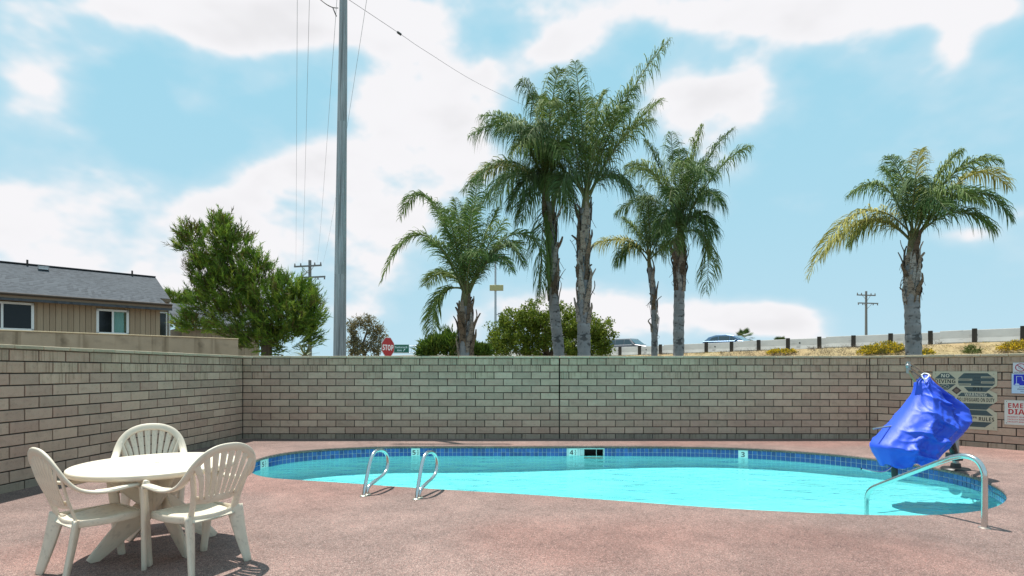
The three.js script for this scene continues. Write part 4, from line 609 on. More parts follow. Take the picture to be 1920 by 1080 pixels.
// ---------------------------------------------------------------- concrete barrier, timber posts, cars on the highway
{
  const place = (o, s, n) => { const q = R0.clone().addScaledVector(RD, s).addScaledVector(RN, n); o.position.set(q.x, roadY(s), q.z); o.rotation.y = Math.atan2(-RD.z, RD.x); };
  const conc = tex(512, (u, v, i, j) => { const k = .86 + .22 * (tfbm(u, v, 5, 5) - .5) + .08 * (hash3(i, j, 1) - .5) - .14 * sstep(.6, .78, tfbm(u, v * .15, 24, 3, 4)); return [k, k, k * .985]; }); conc.repeat.set(.4, .4);
  const cm = std([.46, .46, .445], .85, { map: conc }), hole = std([.02, .02, .02], .9), plate = std([.28, .28, .27], .8);
  const prof = new THREE.Shape([[-.30, -.1], [.30, -.1], [.30, .075], [.20, .30], [.09, .72], [.075, .735], [-.075, .735], [-.09, .72], [-.20, .30], [-.30, .075]].map(([x, y]) => new THREE.Vector2(x, y)));
  const SL = 5.85, segGeo = new THREE.ExtrudeGeometry(prof, { depth: SL - .03, bevelEnabled: true, bevelSize: .01, bevelThickness: .01, bevelSegments: 1 }); segGeo.rotateY(Math.PI / 2); segGeo.translate(.005, 0, 0); // profile x -> -z
  const names = ['at the far end behind the stop sign', 'second from the stop sign end', 'third from the stop sign end', 'fourth from the stop sign end', 'fifth from the stop sign end', 'beyond the round shrub', 'in front of the grey car', 'between the two thin palm trunks', 'in front of the blue car', 'over the yellow flowers', 'with the lone palm in front of it', 'above the pool rules sign', 'past the pool rules sign'];
  let proto = null;
  for (let k = -8; k <= 5; k++) {
    const s = (k * 3.06) * 1.905 - .1; let o;
    if (!proto) { o = proto = new THREE.Group(); mesh('barrier_body', segGeo, cm, o); for (const x of [SL * .27, SL * .73]) { const a = mesh('lifting_hole', new THREE.CylinderGeometry(.05, .05, .05, 12).rotateX(Math.PI / 2 - .22), hole, o); a.position.set(x, .47, .155); const b = mesh('drain_slot', box(.22, .13, .04), plate, o); b.position.set(x - .05, .235, .232); b.rotation.x = -.39; } } else o = proto.clone();
    o.name = numbered('concrete_barrier'); scene.add(o); place(o, s, .45);
    tag(o, 'pale concrete traffic barrier section along the highway edge', 'barrier', 'concrete barrier sections along the highway');
  }
  const woodM = std([.075, .062, .052], .9, { map: poleMap }), pg = rbox(.2, 1.15, .2, .012, 0, .2, 0, 1);
  for (let i = -3; i <= 17; i++) { const m = mesh('timber_post', pg, woodM); place(m, i * 1.905, -.12); m.rotation.y += (hash3(i + 30, 1, 1) - .5) * .12; m.rotation.z = (hash3(i + 30, 2, 1) - .5) * .04; m.position.y -= .06 * hash3(i + 30, 3, 3); tag(m, 'dark square timber post in front of the concrete barrier', 'post', 'timber posts along the highway edge'); }
  // cars: side profiles extruded, glass set in, wheels below
  function car(name, label, paint, pr, glassPts, s, n, W) {
    const o = thing(name, label, 'car'); place(o, s, n); o.position.y += .012;
    const bodyM = phys(paint, .32, { metalness: .45, clearcoat: 1, clearcoatRoughness: .08 }), glassM = phys([.03, .045, .055], .05, { clearcoat: 1 }), rub = std([.02, .02, .02], .8), rimM = std([.5, .5, .5], .3, { metalness: .8 });
    const ext = (pts, w, b) => { const g = new THREE.ExtrudeGeometry(new THREE.Shape(pts.map(([x, y]) => new THREE.Vector2(x, y))), { depth: w - 2 * b, bevelEnabled: true, bevelSize: b, bevelThickness: b, bevelSegments: 3, steps: 1 }); g.translate(0, 0, -w / 2 + b); return g; };
    mesh('body', ext(pr.body, W, .07), bodyM, o);
    // cabin: narrower to the roof
    const cg = ext(pr.cabin, W - .12, .06), p = cg.attributes.position; const y0 = pr.belt, y1 = pr.roof; for (let i = 0; i < p.count; i++) { const f = clamp((p.getY(i) - y0) / (y1 - y0), 0, 1); p.setZ(i, p.getZ(i) * (1 - .2 * f)); } cg.computeVertexNormals(); mesh('cabin', cg, bodyM, o);
    for (const sd of [-1, 1]) for (const gp of glassPts) { const g = new THREE.ShapeGeometry(new THREE.Shape(gp.map(([x, y]) => new THREE.Vector2(x, y)))), q = g.attributes.position; for (let i = 0; i < q.count; i++) { const f = clamp((q.getY(i) - y0) / (y1 - y0), 0, 1); q.setZ(i, sd * ((W - .12) / 2 * (1 - .2 * f) + .012)); } g.computeVertexNormals(); mesh('side_window', g, glassM, o); }
    for (const [pts, nm] of [[pr.screen, 'windscreen'], [pr.rear, 'rear_window']]) { const [a, b] = pts, hw = (y) => (W - .26) / 2 * (1 - .2 * clamp((y - y0) / (y1 - y0), 0, 1)); const g = rawGeo([a[0], a[1], -hw(a[1]), a[0], a[1], hw(a[1]), b[0], b[1], hw(b[1]), b[0], b[1], -hw(b[1])], [0, 1, 2, 0, 2, 3]); mesh(nm, g, glassM, o); }
    for (const x of pr.wheels) for (const sd of [-1, 1]) { const w = mesh('wheel', new THREE.TorusGeometry(.25, .09, 10, 24), rub, o); w.position.set(x, .34, sd * (W / 2 - .1)); mesh('wheel_rim', new THREE.CylinderGeometry(.2, .2, .1, 16).rotateX(Math.PI / 2), rimM, w); }
    for (const sd of [-1, 1]) { const m = mesh('mirror', rbox(.14, .13, .2, .03), bodyM, o); m.position.set(pr.mirror, y0 + .06, sd * (W / 2 + .06)); const h = mesh('headlight', rbox(.08, .13, .34, .02), phys([.7, .72, .75], .1, { clearcoat: 1 }), o); h.position.set(pr.nose - .06, .74, sd * (W / 2 - .28)); const t = mesh('tail_light', rbox(.06, .24, .16, .02), phys([.35, .02, .02], .2), o); t.position.set(pr.tail + .04, .85, sd * (W / 2 - .16)); }
  }
  const X = (pts, sc) => pts;
  car('parked_suv', 'silver grey boxy estate car on the highway beside the round shrub', [.20, .19, .20], { belt: 1.08, roof: 1.72, nose: 2.35, tail: -2.3, mirror: .95, wheels: [1.45, -1.4], body: X([[-2.25, .35], [2.25, .35], [2.33, .62], [2.28, .88], [1.1, 1.08], [-2.2, 1.08], [-2.28, .7]]), cabin: X([[-2.14, 1.02], [1.12, 1.02], [.38, 1.66], [-1.95, 1.68], [-2.1, 1.5]]), screen: [[1.2, 1.1], [.46, 1.66]], rear: [[-2.22, 1.12], [-2.06, 1.62]] }, [[[-2.0, 1.14], [-1.2, 1.14], [-1.2, 1.6], [-1.86, 1.6]], [[-1.12, 1.14], [-.2, 1.14], [-.2, 1.61], [-1.12, 1.61]], [[-.12, 1.14], [.86, 1.14], [.34, 1.6], [-.12, 1.61]]], along(P(1178, 640, 51.8).x, P(1178, 640, 51.8).z), 5.2, 1.82);
  car('hatchback_car', 'blue rounded car on the highway in front of the fan palm', [.10, .17, .27], { belt: .98, roof: 1.52, nose: 2.2, tail: -2.05, mirror: .85, wheels: [1.35, -1.3], body: X([[-2.0, .32], [2.1, .32], [2.2, .55], [2.1, .78], [1.2, .96], [-1.9, 1.0], [-2.06, .7]]), cabin: X([[-1.92, .94], [1.35, .92], [.55, 1.38], [-.1, 1.5], [-.9, 1.5], [-1.55, 1.34]]), screen: [[1.42, .98], [.6, 1.41]], rear: [[-1.98, 1.02], [-1.6, 1.36]] }, [[[-1.5, 1.04], [-.75, 1.04], [-.75, 1.42], [-1.25, 1.33]], [[-.68, 1.04], [.2, 1.04], [.2, 1.4], [-.68, 1.43]], [[.27, 1.04], [1.02, 1.04], [.48, 1.34], [.27, 1.39]]], along(P(1370, 640, 45).x, P(1370, 640, 45).z), 5.2, 1.78);
}

// ---------------------------------------------------------------- palms
{
  const trunkMap = tex(512, (u, v, i, j) => { const rings = tfbm(.3, v, 26, 2, 3), line = sstep(.62, .74, tfbm(u * .25, v, 30, 2, 9)), spots = sstep(.66, .76, tfbm(u, v, 20, 3, 12)); const k = .78 + .3 * (rings - .5) + .35 * (tfbm(u, v, 8, 5, 1) - .5) + .12 * (hash3(i, j, 6) - .5) - .42 * line - .3 * spots; return [k * .99, k, k * 1.01]; });
  const trunkBump = tex(256, (u, v) => .6 * tfbm(.3, v, 26, 2, 3) + .4 * tfbm(u, v, 16, 3, 2), false);
  const trunkM = std([.33, .335, .34], .92, { map: trunkMap, bumpMap: trunkBump, bumpScale: .03 });
  const huskM = [[.36, .30, .24], [.22, .16, .105], [.46, .43, .39], [.15, .11, .075]].map((c) => std(c, .95, { map: trunkMap }));
  const rachisM = std([.13, .15, .055], .7);
  const leafM = (c) => phys(c, .85, { side: THREE.DoubleSide, transmission: .3, thickness: 0, specularIntensity: .5 });
  const greens = [[.115, .185, .04], [.09, .165, .042], [.145, .205, .042], [.08, .14, .042]].map(leafM), gold = [[.34, .32, .07], [.27, .27, .06]].map(leafM), dry = leafM([.2, .15, .08]);
  // a feather frond: curved rib plus hanging leaflets in several ranks
  function frond(b, c, t, L, droop, n, curl = .12) {
    const D = t.clone().add(V(0, -curl * b.distanceTo(t) * .35, 0)), curve = new THREE.CubicBezierCurve3(b, b.clone().lerp(c, .72), c.clone().lerp(t, .42), D), len = curve.getLength(), pos = [], idx = [];
    const rib = sweep(curve, (q) => .05 * (1 - .88 * q) + .004, (q) => .036 * (1 - .86 * q) + .003, V(.1, .2, 1), 22, 3, 6);
    const down = V(0, -1, 0);
    for (let i = 0; i < n; i++) {
      const q = .13 + .87 * (i + rnd() * .9) / n, p = curve.getPoint(q), tan = curve.getTangent(q), side = new THREE.Vector3().crossVectors(tan, V(0, 1, 0)); if (side.lengthSq() < .02) side.set(.5, 0, .8); side.normalize(); const up = new THREE.Vector3().crossVectors(side, tan).normalize();
      const s = i % 2 ? 1 : -1, l = L * (.42 + .62 * Math.sin(Math.PI * Math.min(1, .16 + q * .82))) * rr(.75, 1.12) * (q > .93 ? .62 : 1);
      const dir = tan.clone().multiplyScalar(rr(.45, .8)).addScaledVector(side, s * rr(.5, 1.0)).addScaledVector(up, rr(-.15, .62)).normalize();
      const dr = droop * rr(.6, 1.25), w = rr(.0085, .0145) * (.7 + .5 * Math.sin(Math.PI * q));
      const m1 = p.clone().addScaledVector(dir, l * .4).addScaledVector(down, l * .06 * dr), m2 = m1.clone().addScaledVector(dir, l * .32 * (1 - .3 * dr)).addScaledVector(down, l * .26 * dr), e = m2.clone().addScaledVector(dir, l * .2 * (1 - .6 * Math.min(1, dr))).addScaledVector(down, l * .36 * dr);
      const wv = new THREE.Vector3().crossVectors(dir, V(rr(-.6, .6), rr(-.2, 1), rr(-.6, .6))).normalize(), k = pos.length / 3;
      const add = (v, f) => { pos.push(v.x + wv.x * w * f, v.y + wv.y * w * f, v.z + wv.z * w * f, v.x - wv.x * w * f, v.y - wv.y * w * f, v.z - wv.z * w * f); };
      add(p, .45); add(m1, 1); add(m2, .8); pos.push(e.x, e.y, e.z);
      idx.push(k, k + 1, k + 2, k + 1, k + 3, k + 2, k + 2, k + 3, k + 4, k + 3, k + 5, k + 4, k + 4, k + 5, k + 6);
    }
    return { rib, leaves: rawGeo(pos, idx), len };
  }
  function palm(label, d, path, r0, r1, crown, fronds, o2) {
    const b0 = P(path[0][0], path[0][1], d), o = thing('queen_palm', label, 'palm tree', [b0.x, 0, b0.z], 0, 'queen palms behind the block wall');
    const L = (px, py, z = 0) => { const q = P(px, py, d); return V(q.x - b0.x, q.y, z); };
    srand(o2.seed);
    const gy = groundY(b0.x, b0.z), pts = [V(0, gy - .15, 0), V(0, gy + .5, 0), ...path.map(([x, y]) => L(x, y))], cv = new THREE.CatmullRomCurve3(pts, false, 'centripetal'), N = 90, R = 18, pos = [], uv = [], idx = [], hTot = cv.getLength();
    for (let i = 0; i <= N; i++) { const f = i / N, p = cv.getPointAt(f), y = f * hTot, r = (r0 + (r1 - r0) * f) * (1 + .035 * Math.sin(y * 21 + 2 * vnoise(y * 3, 1, o2.seed)) + .08 * (vnoise(y * 1.4, 4, o2.seed) - .5)) * (f < .06 ? 1.2 - f * 3.3 : 1); for (let k = 0; k <= R; k++) { const a = k / R * 2 * Math.PI, q = r * (1 + .05 * (vnoise(Math.cos(a) * 2 + 5, y * 3, Math.sin(a) * 2) - .5)); pos.push(p.x + Math.cos(a) * q, p.y, p.z + Math.sin(a) * q); uv.push(k / R, y / 2.2); } }
    for (let i = 0; i < N; i++) for (let k = 0; k < R; k++) { const a = i * (R + 1) + k; idx.push(a, a + R + 1, a + 1, a + 1, a + R + 1, a + R + 2); }
    mesh('trunk', rawGeo(pos, idx, uv), trunkM, o);
    // old leaf bases round the upper trunk
    const [h0, h1, nh, hr] = o2.husk;
    for (let k = 0; k < nh; k++) { const f = h0 + (h1 - h0) * (k + rnd()) / nh, p = cv.getPointAt(Math.min(.995, f)), a = k * 2.4 + rnd(), rad = (r0 + (r1 - r0) * f) * rr(.86, 1.02), out = V(Math.cos(a), 0, Math.sin(a)), l = rr(.35, .75) * hr, fl = rr(-.02, .13) * hr, s = p.clone().addScaledVector(out, rad); mesh('leaf_base', sweep([s.clone().add(V(0, -.12, 0)), s.clone().addScaledVector(out, .035).add(V(0, l * .35, 0)), s.clone().addScaledVector(out, fl).add(V(rr(-.05, .05), l * .72, 0)), s.clone().addScaledVector(out, fl * 1.3 + rr(-.02, .05)).add(V(rr(-.08, .08), l, 0))], (t) => (.2 - .15 * t) * Math.min(1.1, r0 / .17) * rr(.85, 1.1), .016, out, 8, 5, 6), huskM[Math.floor(rnd() * 4)], o); }
    if (o2.shreds) { const g = []; for (let k = 0; k < o2.shreds; k++) { const f = h0 + (h1 - h0) * rnd(), p = cv.getPointAt(Math.min(.99, f)), a = rnd() * 6.28, rad = (r0 + (r1 - r0) * f), out = V(Math.cos(a), 0, Math.sin(a)), s = p.clone().addScaledVector(out, rad * 1.02), l = rr(.12, .4); g.push(tube([s, s.clone().addScaledVector(out, rr(.03, .1)).add(V(rr(-.04, .04), -l * .4, 0)), s.clone().addScaledVector(out, rr(.04, .16)).add(V(rr(-.08, .08), -l, 0))], .006, 5, 4)); } const m = mesh('fibre_shreds', merge(g), huskM[1], o); m.userData.kind = 'stuff'; }
    const cb = L(...crown);
    // green crown shaft
    mesh('crown_shaft', sweep([cv.getPointAt(.97), cb.clone().add(V(0, .05, 0)), cb.clone().add(V(.02, .5, 0))], (t) => r1 * 2 * (1.02 - .55 * t), (t) => r1 * 2 * (1.02 - .55 * t), V(0, 0, 1), 10, 2, 12), std([.17, .16, .075], .7), o);
    fronds.forEach(([cx, cy, tx, ty, z = 0, y2 = 0], i) => {
      const zz = z || (i % 2 ? 1 : -1) * rr(.3, 1.1), a = i * 2.4, b = cb.clone().add(V(Math.cos(a) * .06, rr(.0, .3), Math.sin(a) * .06)), f = frond(b, L(cx, cy, zz * .5), L(tx, ty, zz), o2.leaf * rr(.9, 1.1), o2.droop * rr(.85, 1.15), Math.round(o2.n * rr(.9, 1.1)), o2.curl);
      const m = mesh('frond', f.leaves, y2 === 1 ? gold[i % 2] : y2 === 2 ? dry : greens[Math.floor(rnd() * 4)], o); mesh('frond_rib', f.rib, rachisM, m);
    });
    return { o, L };
  }
  palm('young queen palm with rough leaf bases behind the low green bush', 15, [[873, 668], [873, 610], [873, 575]], .235, .17, [873, 562], [[796, 262, 739, 386], [792, 345, 724, 530], [862, 430, 846, 345], [884, 420, 902, 338], [900, 440, 934, 362], [845, 430, 822, 392], [965, 362, 1024, 470], [950, 400, 978, 505], [925, 445, 958, 520, 1.2], [815, 528, 814, 628, .5], [905, 480, 950, 430, 1.4], [850, 470, 815, 470, 1.6], [884, 450, 895, 400, 1.7], [835, 470, 780, 515, -1.5], [868, 400, 876, 360, -1], [915, 430, 985, 430, -1.4], [880, 470, 910, 500, 1.9], [858, 440, 850, 420, 1.7]], { seed: 11, husk: [.62, .97, 22, 1.15], shreds: 14, leaf: .60, droop: .75, n: 250, curl: .1 });
  palm('tall queen palm with the densest drooping crown, its trunk leaning a little', 17, [[1048, 668], [1038, 560], [1036, 480], [1030, 420], [1025, 380]], .185, .14, [1025, 374], [[1003, 190, 930, 205], [988, 195, 884, 262], [972, 235, 862, 335], [972, 280, 900, 405], [1000, 300, 955, 405, 1], [1012, 180, 975, 152], [1018, 150, 1012, 138], [1032, 160, 1046, 148], [1048, 200, 1072, 190], [1055, 240, 1090, 290], [1045, 280, 1082, 385], [1005, 225, 935, 285, 1.8], [1022, 215, 985, 300, 1.9], [1036, 250, 1045, 335, 2], [1000, 330, 975, 425, .8], [985, 225, 905, 240, 1.2], [965, 262, 880, 300, -1.2, 1], [1015, 240, 960, 330, 2.1], [1030, 300, 1058, 400, 1.2], [1030, 200, 1020, 250, 2.2], [985, 250, 920, 350, -1.6], [1012, 430, 1012, 545, .4]], { seed: 22, husk: [.56, .97, 34, 1.2], shreds: 30, leaf: .88, droop: 1.2, n: 235, curl: .16 });
  palm('tallest queen palm with upswept feathery fronds and a peeling upper trunk', 16, [[1095, 668], [1094, 560], [1093, 490], [1096, 430], [1098, 392]], .215, .15, [1098, 385], [[1082, 210, 1086, 122], [1064, 225, 1046, 172], [1108, 215, 1136, 150], [1148, 205, 1238, 98], [1165, 240, 1247, 160], [1150, 250, 1210, 240], [1050, 262, 1005, 310], [1128, 220, 1175, 190, 1.2], [1135, 300, 1172, 365, .6], [1068, 300, 1040, 380, .9], [1060, 230, 1012, 215, -1.4], [1100, 200, 1112, 140, -1], [1132, 225, 1205, 140, -1.5], [1085, 215, 1068, 150, 1.3], [1112, 220, 1150, 240, 1.5]], { seed: 33, husk: [.5, .97, 40, 1.25], shreds: 30, leaf: .92, droop: .95, n: 230, curl: .14 });
  palm('slender young queen palm with a thin grey trunk', 20, [[1227, 668], [1227, 600], [1224, 540], [1219, 502]], .14, .09, [1217, 494], [[1185, 425, 1118, 446, 0, 1], [1205, 400, 1192, 350], [1215, 390, 1228, 345], [1238, 430, 1258, 395], [1185, 425, 1163, 485], [1232, 470, 1266, 446, .6], [1203, 420, 1176, 392], [1222, 400, 1245, 370, -1], [1208, 410, 1200, 380, 1.2], [1225, 420, 1240, 430, 1.4]], { seed: 44, husk: [.55, .97, 14, .8], shreds: 6, leaf: .78, droop: 1.15, n: 220, curl: .12 });
  palm('straight queen palm with one frond hanging low beside its trunk', 18.5, [[1272, 668], [1273, 590], [1274, 520], [1275, 478]], .185, .17, [1276, 440], [[1264, 310, 1268, 222], [1292, 300, 1312, 232], [1315, 290, 1388, 214], [1335, 305, 1392, 280], [1240, 290, 1212, 245], [1222, 300, 1165, 322], [1225, 330, 1158, 388], [1250, 320, 1232, 405, 1.4], [1305, 330, 1322, 400, 1.3], [1282, 300, 1295, 360, 1.8], [1338, 412, 1314, 545, .5], [1252, 360, 1222, 445, .9], [1285, 280, 1290, 250, -1], [1240, 270, 1190, 290, -1.4], [1310, 300, 1350, 260, -1.4], [1262, 300, 1250, 340, 1.9], [1300, 370, 1318, 452, 1], [1258, 400, 1245, 480, 1.2], [1290, 380, 1295, 470, 1.4]], { seed: 55, husk: [.8, .99, 24, 1.1], shreds: 18, leaf: .84, droop: 1.15, n: 220, curl: .15 });
  palm('lone queen palm with golden fronds in front of the highway barrier', 16, [[1713, 668], [1711, 600], [1709, 540], [1711, 478]], .225, .165, [1711, 462], [[1604, 318, 1493, 515, .6, 1], [1640, 350, 1560, 470, -.6, 1], [1690, 290, 1612, 348], [1685, 320, 1636, 300], [1722, 310, 1742, 262, 0, 1], [1735, 320, 1772, 288], [1812, 268, 1868, 352, .4, 1], [1800, 300, 1852, 420, .8], [1765, 370, 1796, 445, 1.2], [1700, 350, 1690, 425, 1.7], [1722, 330, 1728, 405, 1.8], [1745, 345, 1768, 405, 1.4], [1668, 360, 1640, 435, -1.2], [1712, 320, 1706, 275, -1.2], [1770, 300, 1820, 330, -1.4], [1680, 340, 1650, 365, 1.5], [1740, 300, 1790, 330, 1.5]], { seed: 66, husk: [.72, .99, 26, 1.0], shreds: 26, leaf: .74, droop: .95, n: 240, curl: .14 });
}

// ---------------------------------------------------------------- trees and bushes beyond the wall
function addTri(A, a, b, c, col) { A.pos.push(a.x, a.y, a.z, b.x, b.y, b.z, c.x, c.y, c.z); for (let i = 0; i < 3; i++) A.col.push(...col); }
const rdir = () => { const z = rr(-1, 1), a = rr(0, 6.2832), s = Math.sqrt(1 - z * z); return V(s * Math.cos(a), z, s * Math.sin(a)); };
// clumps spread in ellipsoids given by their picture outline at a known distance
function crownOf(sd, blobs, d, zr, perBlob, leafFn) {
  srand(sd); const A = { pos: [], col: [] }, clumps = [];
  for (const [px, py, rx, ry, zo = 0, k = 1] of blobs) { const c = P(px, py, d); c.z += zo; const ax = rx * d / F, ay = ry * d / F, az = zr * (ax + ay) / 2; for (let i = 0; i < perBlob * k; i++) { const u = rdir(), r = Math.pow(rnd(), .42); clumps.push({ p: V(c.x + u.x * ax * r, c.y + u.y * ay * r, c.z + u.z * az * r), out: u, c }); } }
  for (const q of clumps) leafFn(A, q);
  const g = new THREE.BufferGeometry(); g.setAttribute('position', new THREE.Float32BufferAttribute(A.pos, 3)); g.setAttribute('color', new THREE.Float32BufferAttribute(A.col, 3)); g.computeVertexNormals(); return { g, clumps };
}
const foliageM = phys([1, 1, 1], .88, { vertexColors: true, side: THREE.DoubleSide, transmission: .3, thickness: 0, specularIntensity: .4 });
const barkM = std([.16, .12, .085], .95, { map: poleMap });
function shift(o, g) { g.translate(-o.position.x, -o.position.y, -o.position.z); return g; }
function limbs(o, from, targets, r) { return merge(targets.map((t) => { const m = from.clone().lerp(t, .5).add(V(0, -.12 * from.distanceTo(t) * .3, 0)); return sweep([from.clone().sub(o.position), m.sub(o.position), t.clone().sub(o.position)], (q) => r * 2 * (1 - .8 * q), (q) => r * 2 * (1 - .8 * q), V(.3, .2, 1), 8, 2, 6); })); }
// needle tuft: brush of thin needles round a twig that points up and out
const needles = (greensN, len, wid, per) => (A, q) => {
  const base = q.out.clone().multiplyScalar(.8).add(V(0, .75, 0)).normalize();
  for (let s = 0; s < per; s++) {
    const ax = base.clone().add(rdir().multiplyScalar(.4)).normalize(), o = q.p.clone().add(rdir().multiplyScalar(.16)), tl = rr(.24, .52), c = greensN[Math.floor(rnd() * greensN.length)], m = rr(.75, 1.3);
    for (let k = 0; k < 15; k++) { const b = o.clone().addScaledVector(ax, tl * k / 15), dir = ax.clone().multiplyScalar(1).add(rdir().multiplyScalar(.72)).normalize(), t = b.clone().addScaledVector(dir, len * rr(.7, 1.2)), w = new THREE.Vector3().crossVectors(dir, rdir()).normalize().multiplyScalar(wid); addTri(A, b.clone().add(w), b.clone().sub(w), t, [c[0] * m, c[1] * m, c[2] * m]); }
  }
};
const broad = (cols, size, per, spread, upright = 0, ratio = .5) => (A, q) => {
  for (let s = 0; s < per; s++) {
    const o = q.p.clone().add(rdir().multiplyScalar(spread * Math.sqrt(rnd()))), ax = q.out.clone().multiplyScalar(.7).add(rdir()).add(V(0, upright, 0)).normalize(), c = cols[Math.floor(rnd() * cols.length)], m = rr(.75, 1.3), L = size * rr(.7, 1.25), w = new THREE.Vector3().crossVectors(ax, rdir()).normalize(), fold = new THREE.Vector3().crossVectors(w, ax).multiplyScalar(L * .12), col = [c[0] * m, c[1] * m, c[2] * m];
    const mid = o.clone().addScaledVector(ax, L * .45), tip = o.clone().addScaledVector(ax, L), l = mid.clone().addScaledVector(w, L * ratio * .5).add(fold), r = mid.clone().addScaledVector(w, -L * ratio * .5).add(fold);
    addTri(A, o, l, tip, col); addTri(A, o, tip, r, col);
  }
};
{
  const pineG = [[.11, .205, .02], [.14, .24, .024], [.19, .3, .032], [.085, .15, .02], [.26, .33, .045], [.13, .12, .035]];
  { const d = 20, o = thing('pine_tree', 'leaning pine tree with tufted needles in front of the brown house', 'tree', [P(490, 0, d).x, 0, -d]);
    const bl = [[400, 470, 34, 40, 0, .6], [418, 440, 22, 32, 0, .6], [440, 480, 36, 44, 0, 1], [365, 447, 20, 18, 0, .35], [350, 462, 14, 12, 0, .15], [392, 520, 34, 30, 0, .8], [385, 572, 28, 36, 0, .6], [365, 612, 24, 18, 0, .4], [430, 550, 50, 50, 0, 1.6], [480, 530, 38, 40, 0, 1.1], [460, 605, 62, 48, 0, 1.7], [520, 575, 46, 48, 0, 1.5], [560, 580, 40, 42, 0, 1.2], [590, 590, 20, 34, 0, .5], [545, 625, 52, 34, 0, 1.4], [500, 640, 50, 20, 0, .7], [485, 490, 16, 14, 0, .2], [548, 535, 20, 16, 0, .3]];
    const { g, clumps } = crownOf(301, bl, d, 1.0, 40, needles(pineG, .19, .015, 7)); mesh('crown', shift(o, g), foliageM, o);
    const root = P(500, 668, d); const tr = [V(root.x, -.1, -d), P(497, 620, d), P(468, 560, d), P(438, 500, d), P(418, 425, d)].map((p) => p.sub(o.position)); mesh('trunk', sweep(tr, (t) => .4 * (1 - .85 * t) + .03, (t) => .4 * (1 - .85 * t) + .03, V(.1, 0, 1), 30, 2, 12), barkM, o);
    const pick = []; for (let i = 0; i < clumps.length; i += 26) pick.push(clumps[i].p); const cv = new THREE.CatmullRomCurve3(tr); mesh('limbs', merge(pick.map((t) => { const s = cv.getPoint(clamp((t.y - 1.2) / 6.4, .12, .95)), e = t.clone().sub(o.position); return sweep([s, s.clone().lerp(e, .5).add(V(0, -.15, 0)), e], (q) => .065 * (1 - .85 * q), (q) => .065 * (1 - .85 * q), V(.3, .1, 1), 7, 2, 5); })), std([.24, .19, .145], .95), o);
    // dead brown tufts hanging on the side towards the house
    const dead = crownOf(302, [[388, 548, 10, 16], [352, 505, 8, 20], [378, 480, 22, 20], [366, 452, 18, 16], [425, 470, 24, 16]], d, .6, 5, needles([[.2, .12, .05], [.16, .09, .04]], .13, .008, 3)); mesh('dead_needles', shift(o, dead.g), foliageM, o, 'brown dead needle tufts'); }
  { const d = 22, o = thing('round_shrub', 'large rounded glossy green shrub tree standing behind two palm trunks', 'shrub', [P(1030, 0, d).x, 0, -d]);
    const bl = [[945, 628, 32, 34, 0, .8], [975, 606, 38, 34, 0, 1], [1012, 598, 38, 30, .3, 1], [1050, 606, 40, 34, .2, 1], [1092, 612, 38, 34, 0, 1], [1125, 626, 26, 34, 0, .8], [960, 648, 46, 26, .2, .9], [1075, 650, 62, 26, .3, 1.1], [1000, 640, 30, 26, .4, .6], [1120, 655, 26, 18, 0, .4]];
    const { g, clumps } = crownOf(311, bl, d, 1.0, 52, broad([[.16, .225, .02], [.2, .26, .026], [.11, .165, .018], [.26, .3, .036], [.13, .19, .02]], .105, 60, .22)); mesh('crown', shift(o, g), foliageM, o);
    const t = V(P(990, 0, d).x, .4, -d), t2 = V(P(1075, 0, d).x, .4, -d); mesh('trunk', merge([cyl(V(t.x, -.1, -d).sub(o.position), P(985, 640, d).sub(o.position), .13, .09, 8), cyl(V(t2.x, -.1, -d).sub(o.position), P(1075, 640, d).sub(o.position), .13, .09, 8)]), barkM, o);
    mesh('limbs', limbs(o, P(1030, 668, d), clumps.filter((_, i) => i % 16 === 0).map((q) => q.p), .035), barkM, o); }
  { const d = 18.5, o = thing('green_bush', 'low bright green upright bush round the foot of the young palm', 'bush', [P(835, 0, d).x, 0, -d]);
    const { g } = crownOf(321, [[815, 652, 24, 18], [838, 645, 24, 22], [858, 652, 20, 22], [890, 660, 20, 12], [905, 664, 12, 8], [797, 662, 14, 10]], d, 1, 34, broad([[.08, .15, .018], [.11, .19, .02], [.17, .23, .03], [.055, .11, .015]], .19, 30, .2, 1.1, .24)); mesh('crown', shift(o, g), foliageM, o); mesh('stems', limbs(o, V(P(838, 0, d).x, 0, -d), [P(815, 655, d), P(838, 650, d), P(860, 655, d), P(890, 662, d), P(905, 665, d)], .04), barkM, o); }
  { const d = 46, o = thing('gum_tree', 'sparse brownish gum tree between the tall pole and the stop sign', 'tree', [P(685, 0, d).x, 0, -d]);
    const bl = [[657, 612, 10, 12], [672, 602, 14, 8], [692, 603, 14, 8], [706, 614, 12, 10], [715, 632, 7, 14], [664, 628, 8, 6, 0, .5], [690, 619, 9, 5, 0, .5], [700, 632, 9, 6, 0, .6], [672, 644, 12, 8], [692, 646, 14, 8], [707, 655, 8, 9], [663, 661, 13, 8], [685, 662, 22, 8], [655, 640, 7, 6, 0, .5]];
    const { g, clumps } = crownOf(331, bl, d, .9, 9, broad([[.26, .215, .1], [.2, .18, .085], [.31, .24, .11], [.16, .15, .075]], .26, 34, .38, -.4, .3)); mesh('crown', shift(o, g), foliageM, o);
    mesh('trunk', merge([sweep([V(0, -.1, 0), P(684, 672, d).sub(o.position), P(680, 650, d).sub(o.position), P(688, 622, d).sub(o.position)], (t) => .42 * (1 - .7 * t), (t) => .42 * (1 - .7 * t), V(0, 0, 1), 16, 2, 8)]), barkM, o); mesh('limbs', limbs(o, P(684, 664, d), clumps.filter((_, i) => i % 15 === 0).map((q) => q.p), .04), barkM, o); }
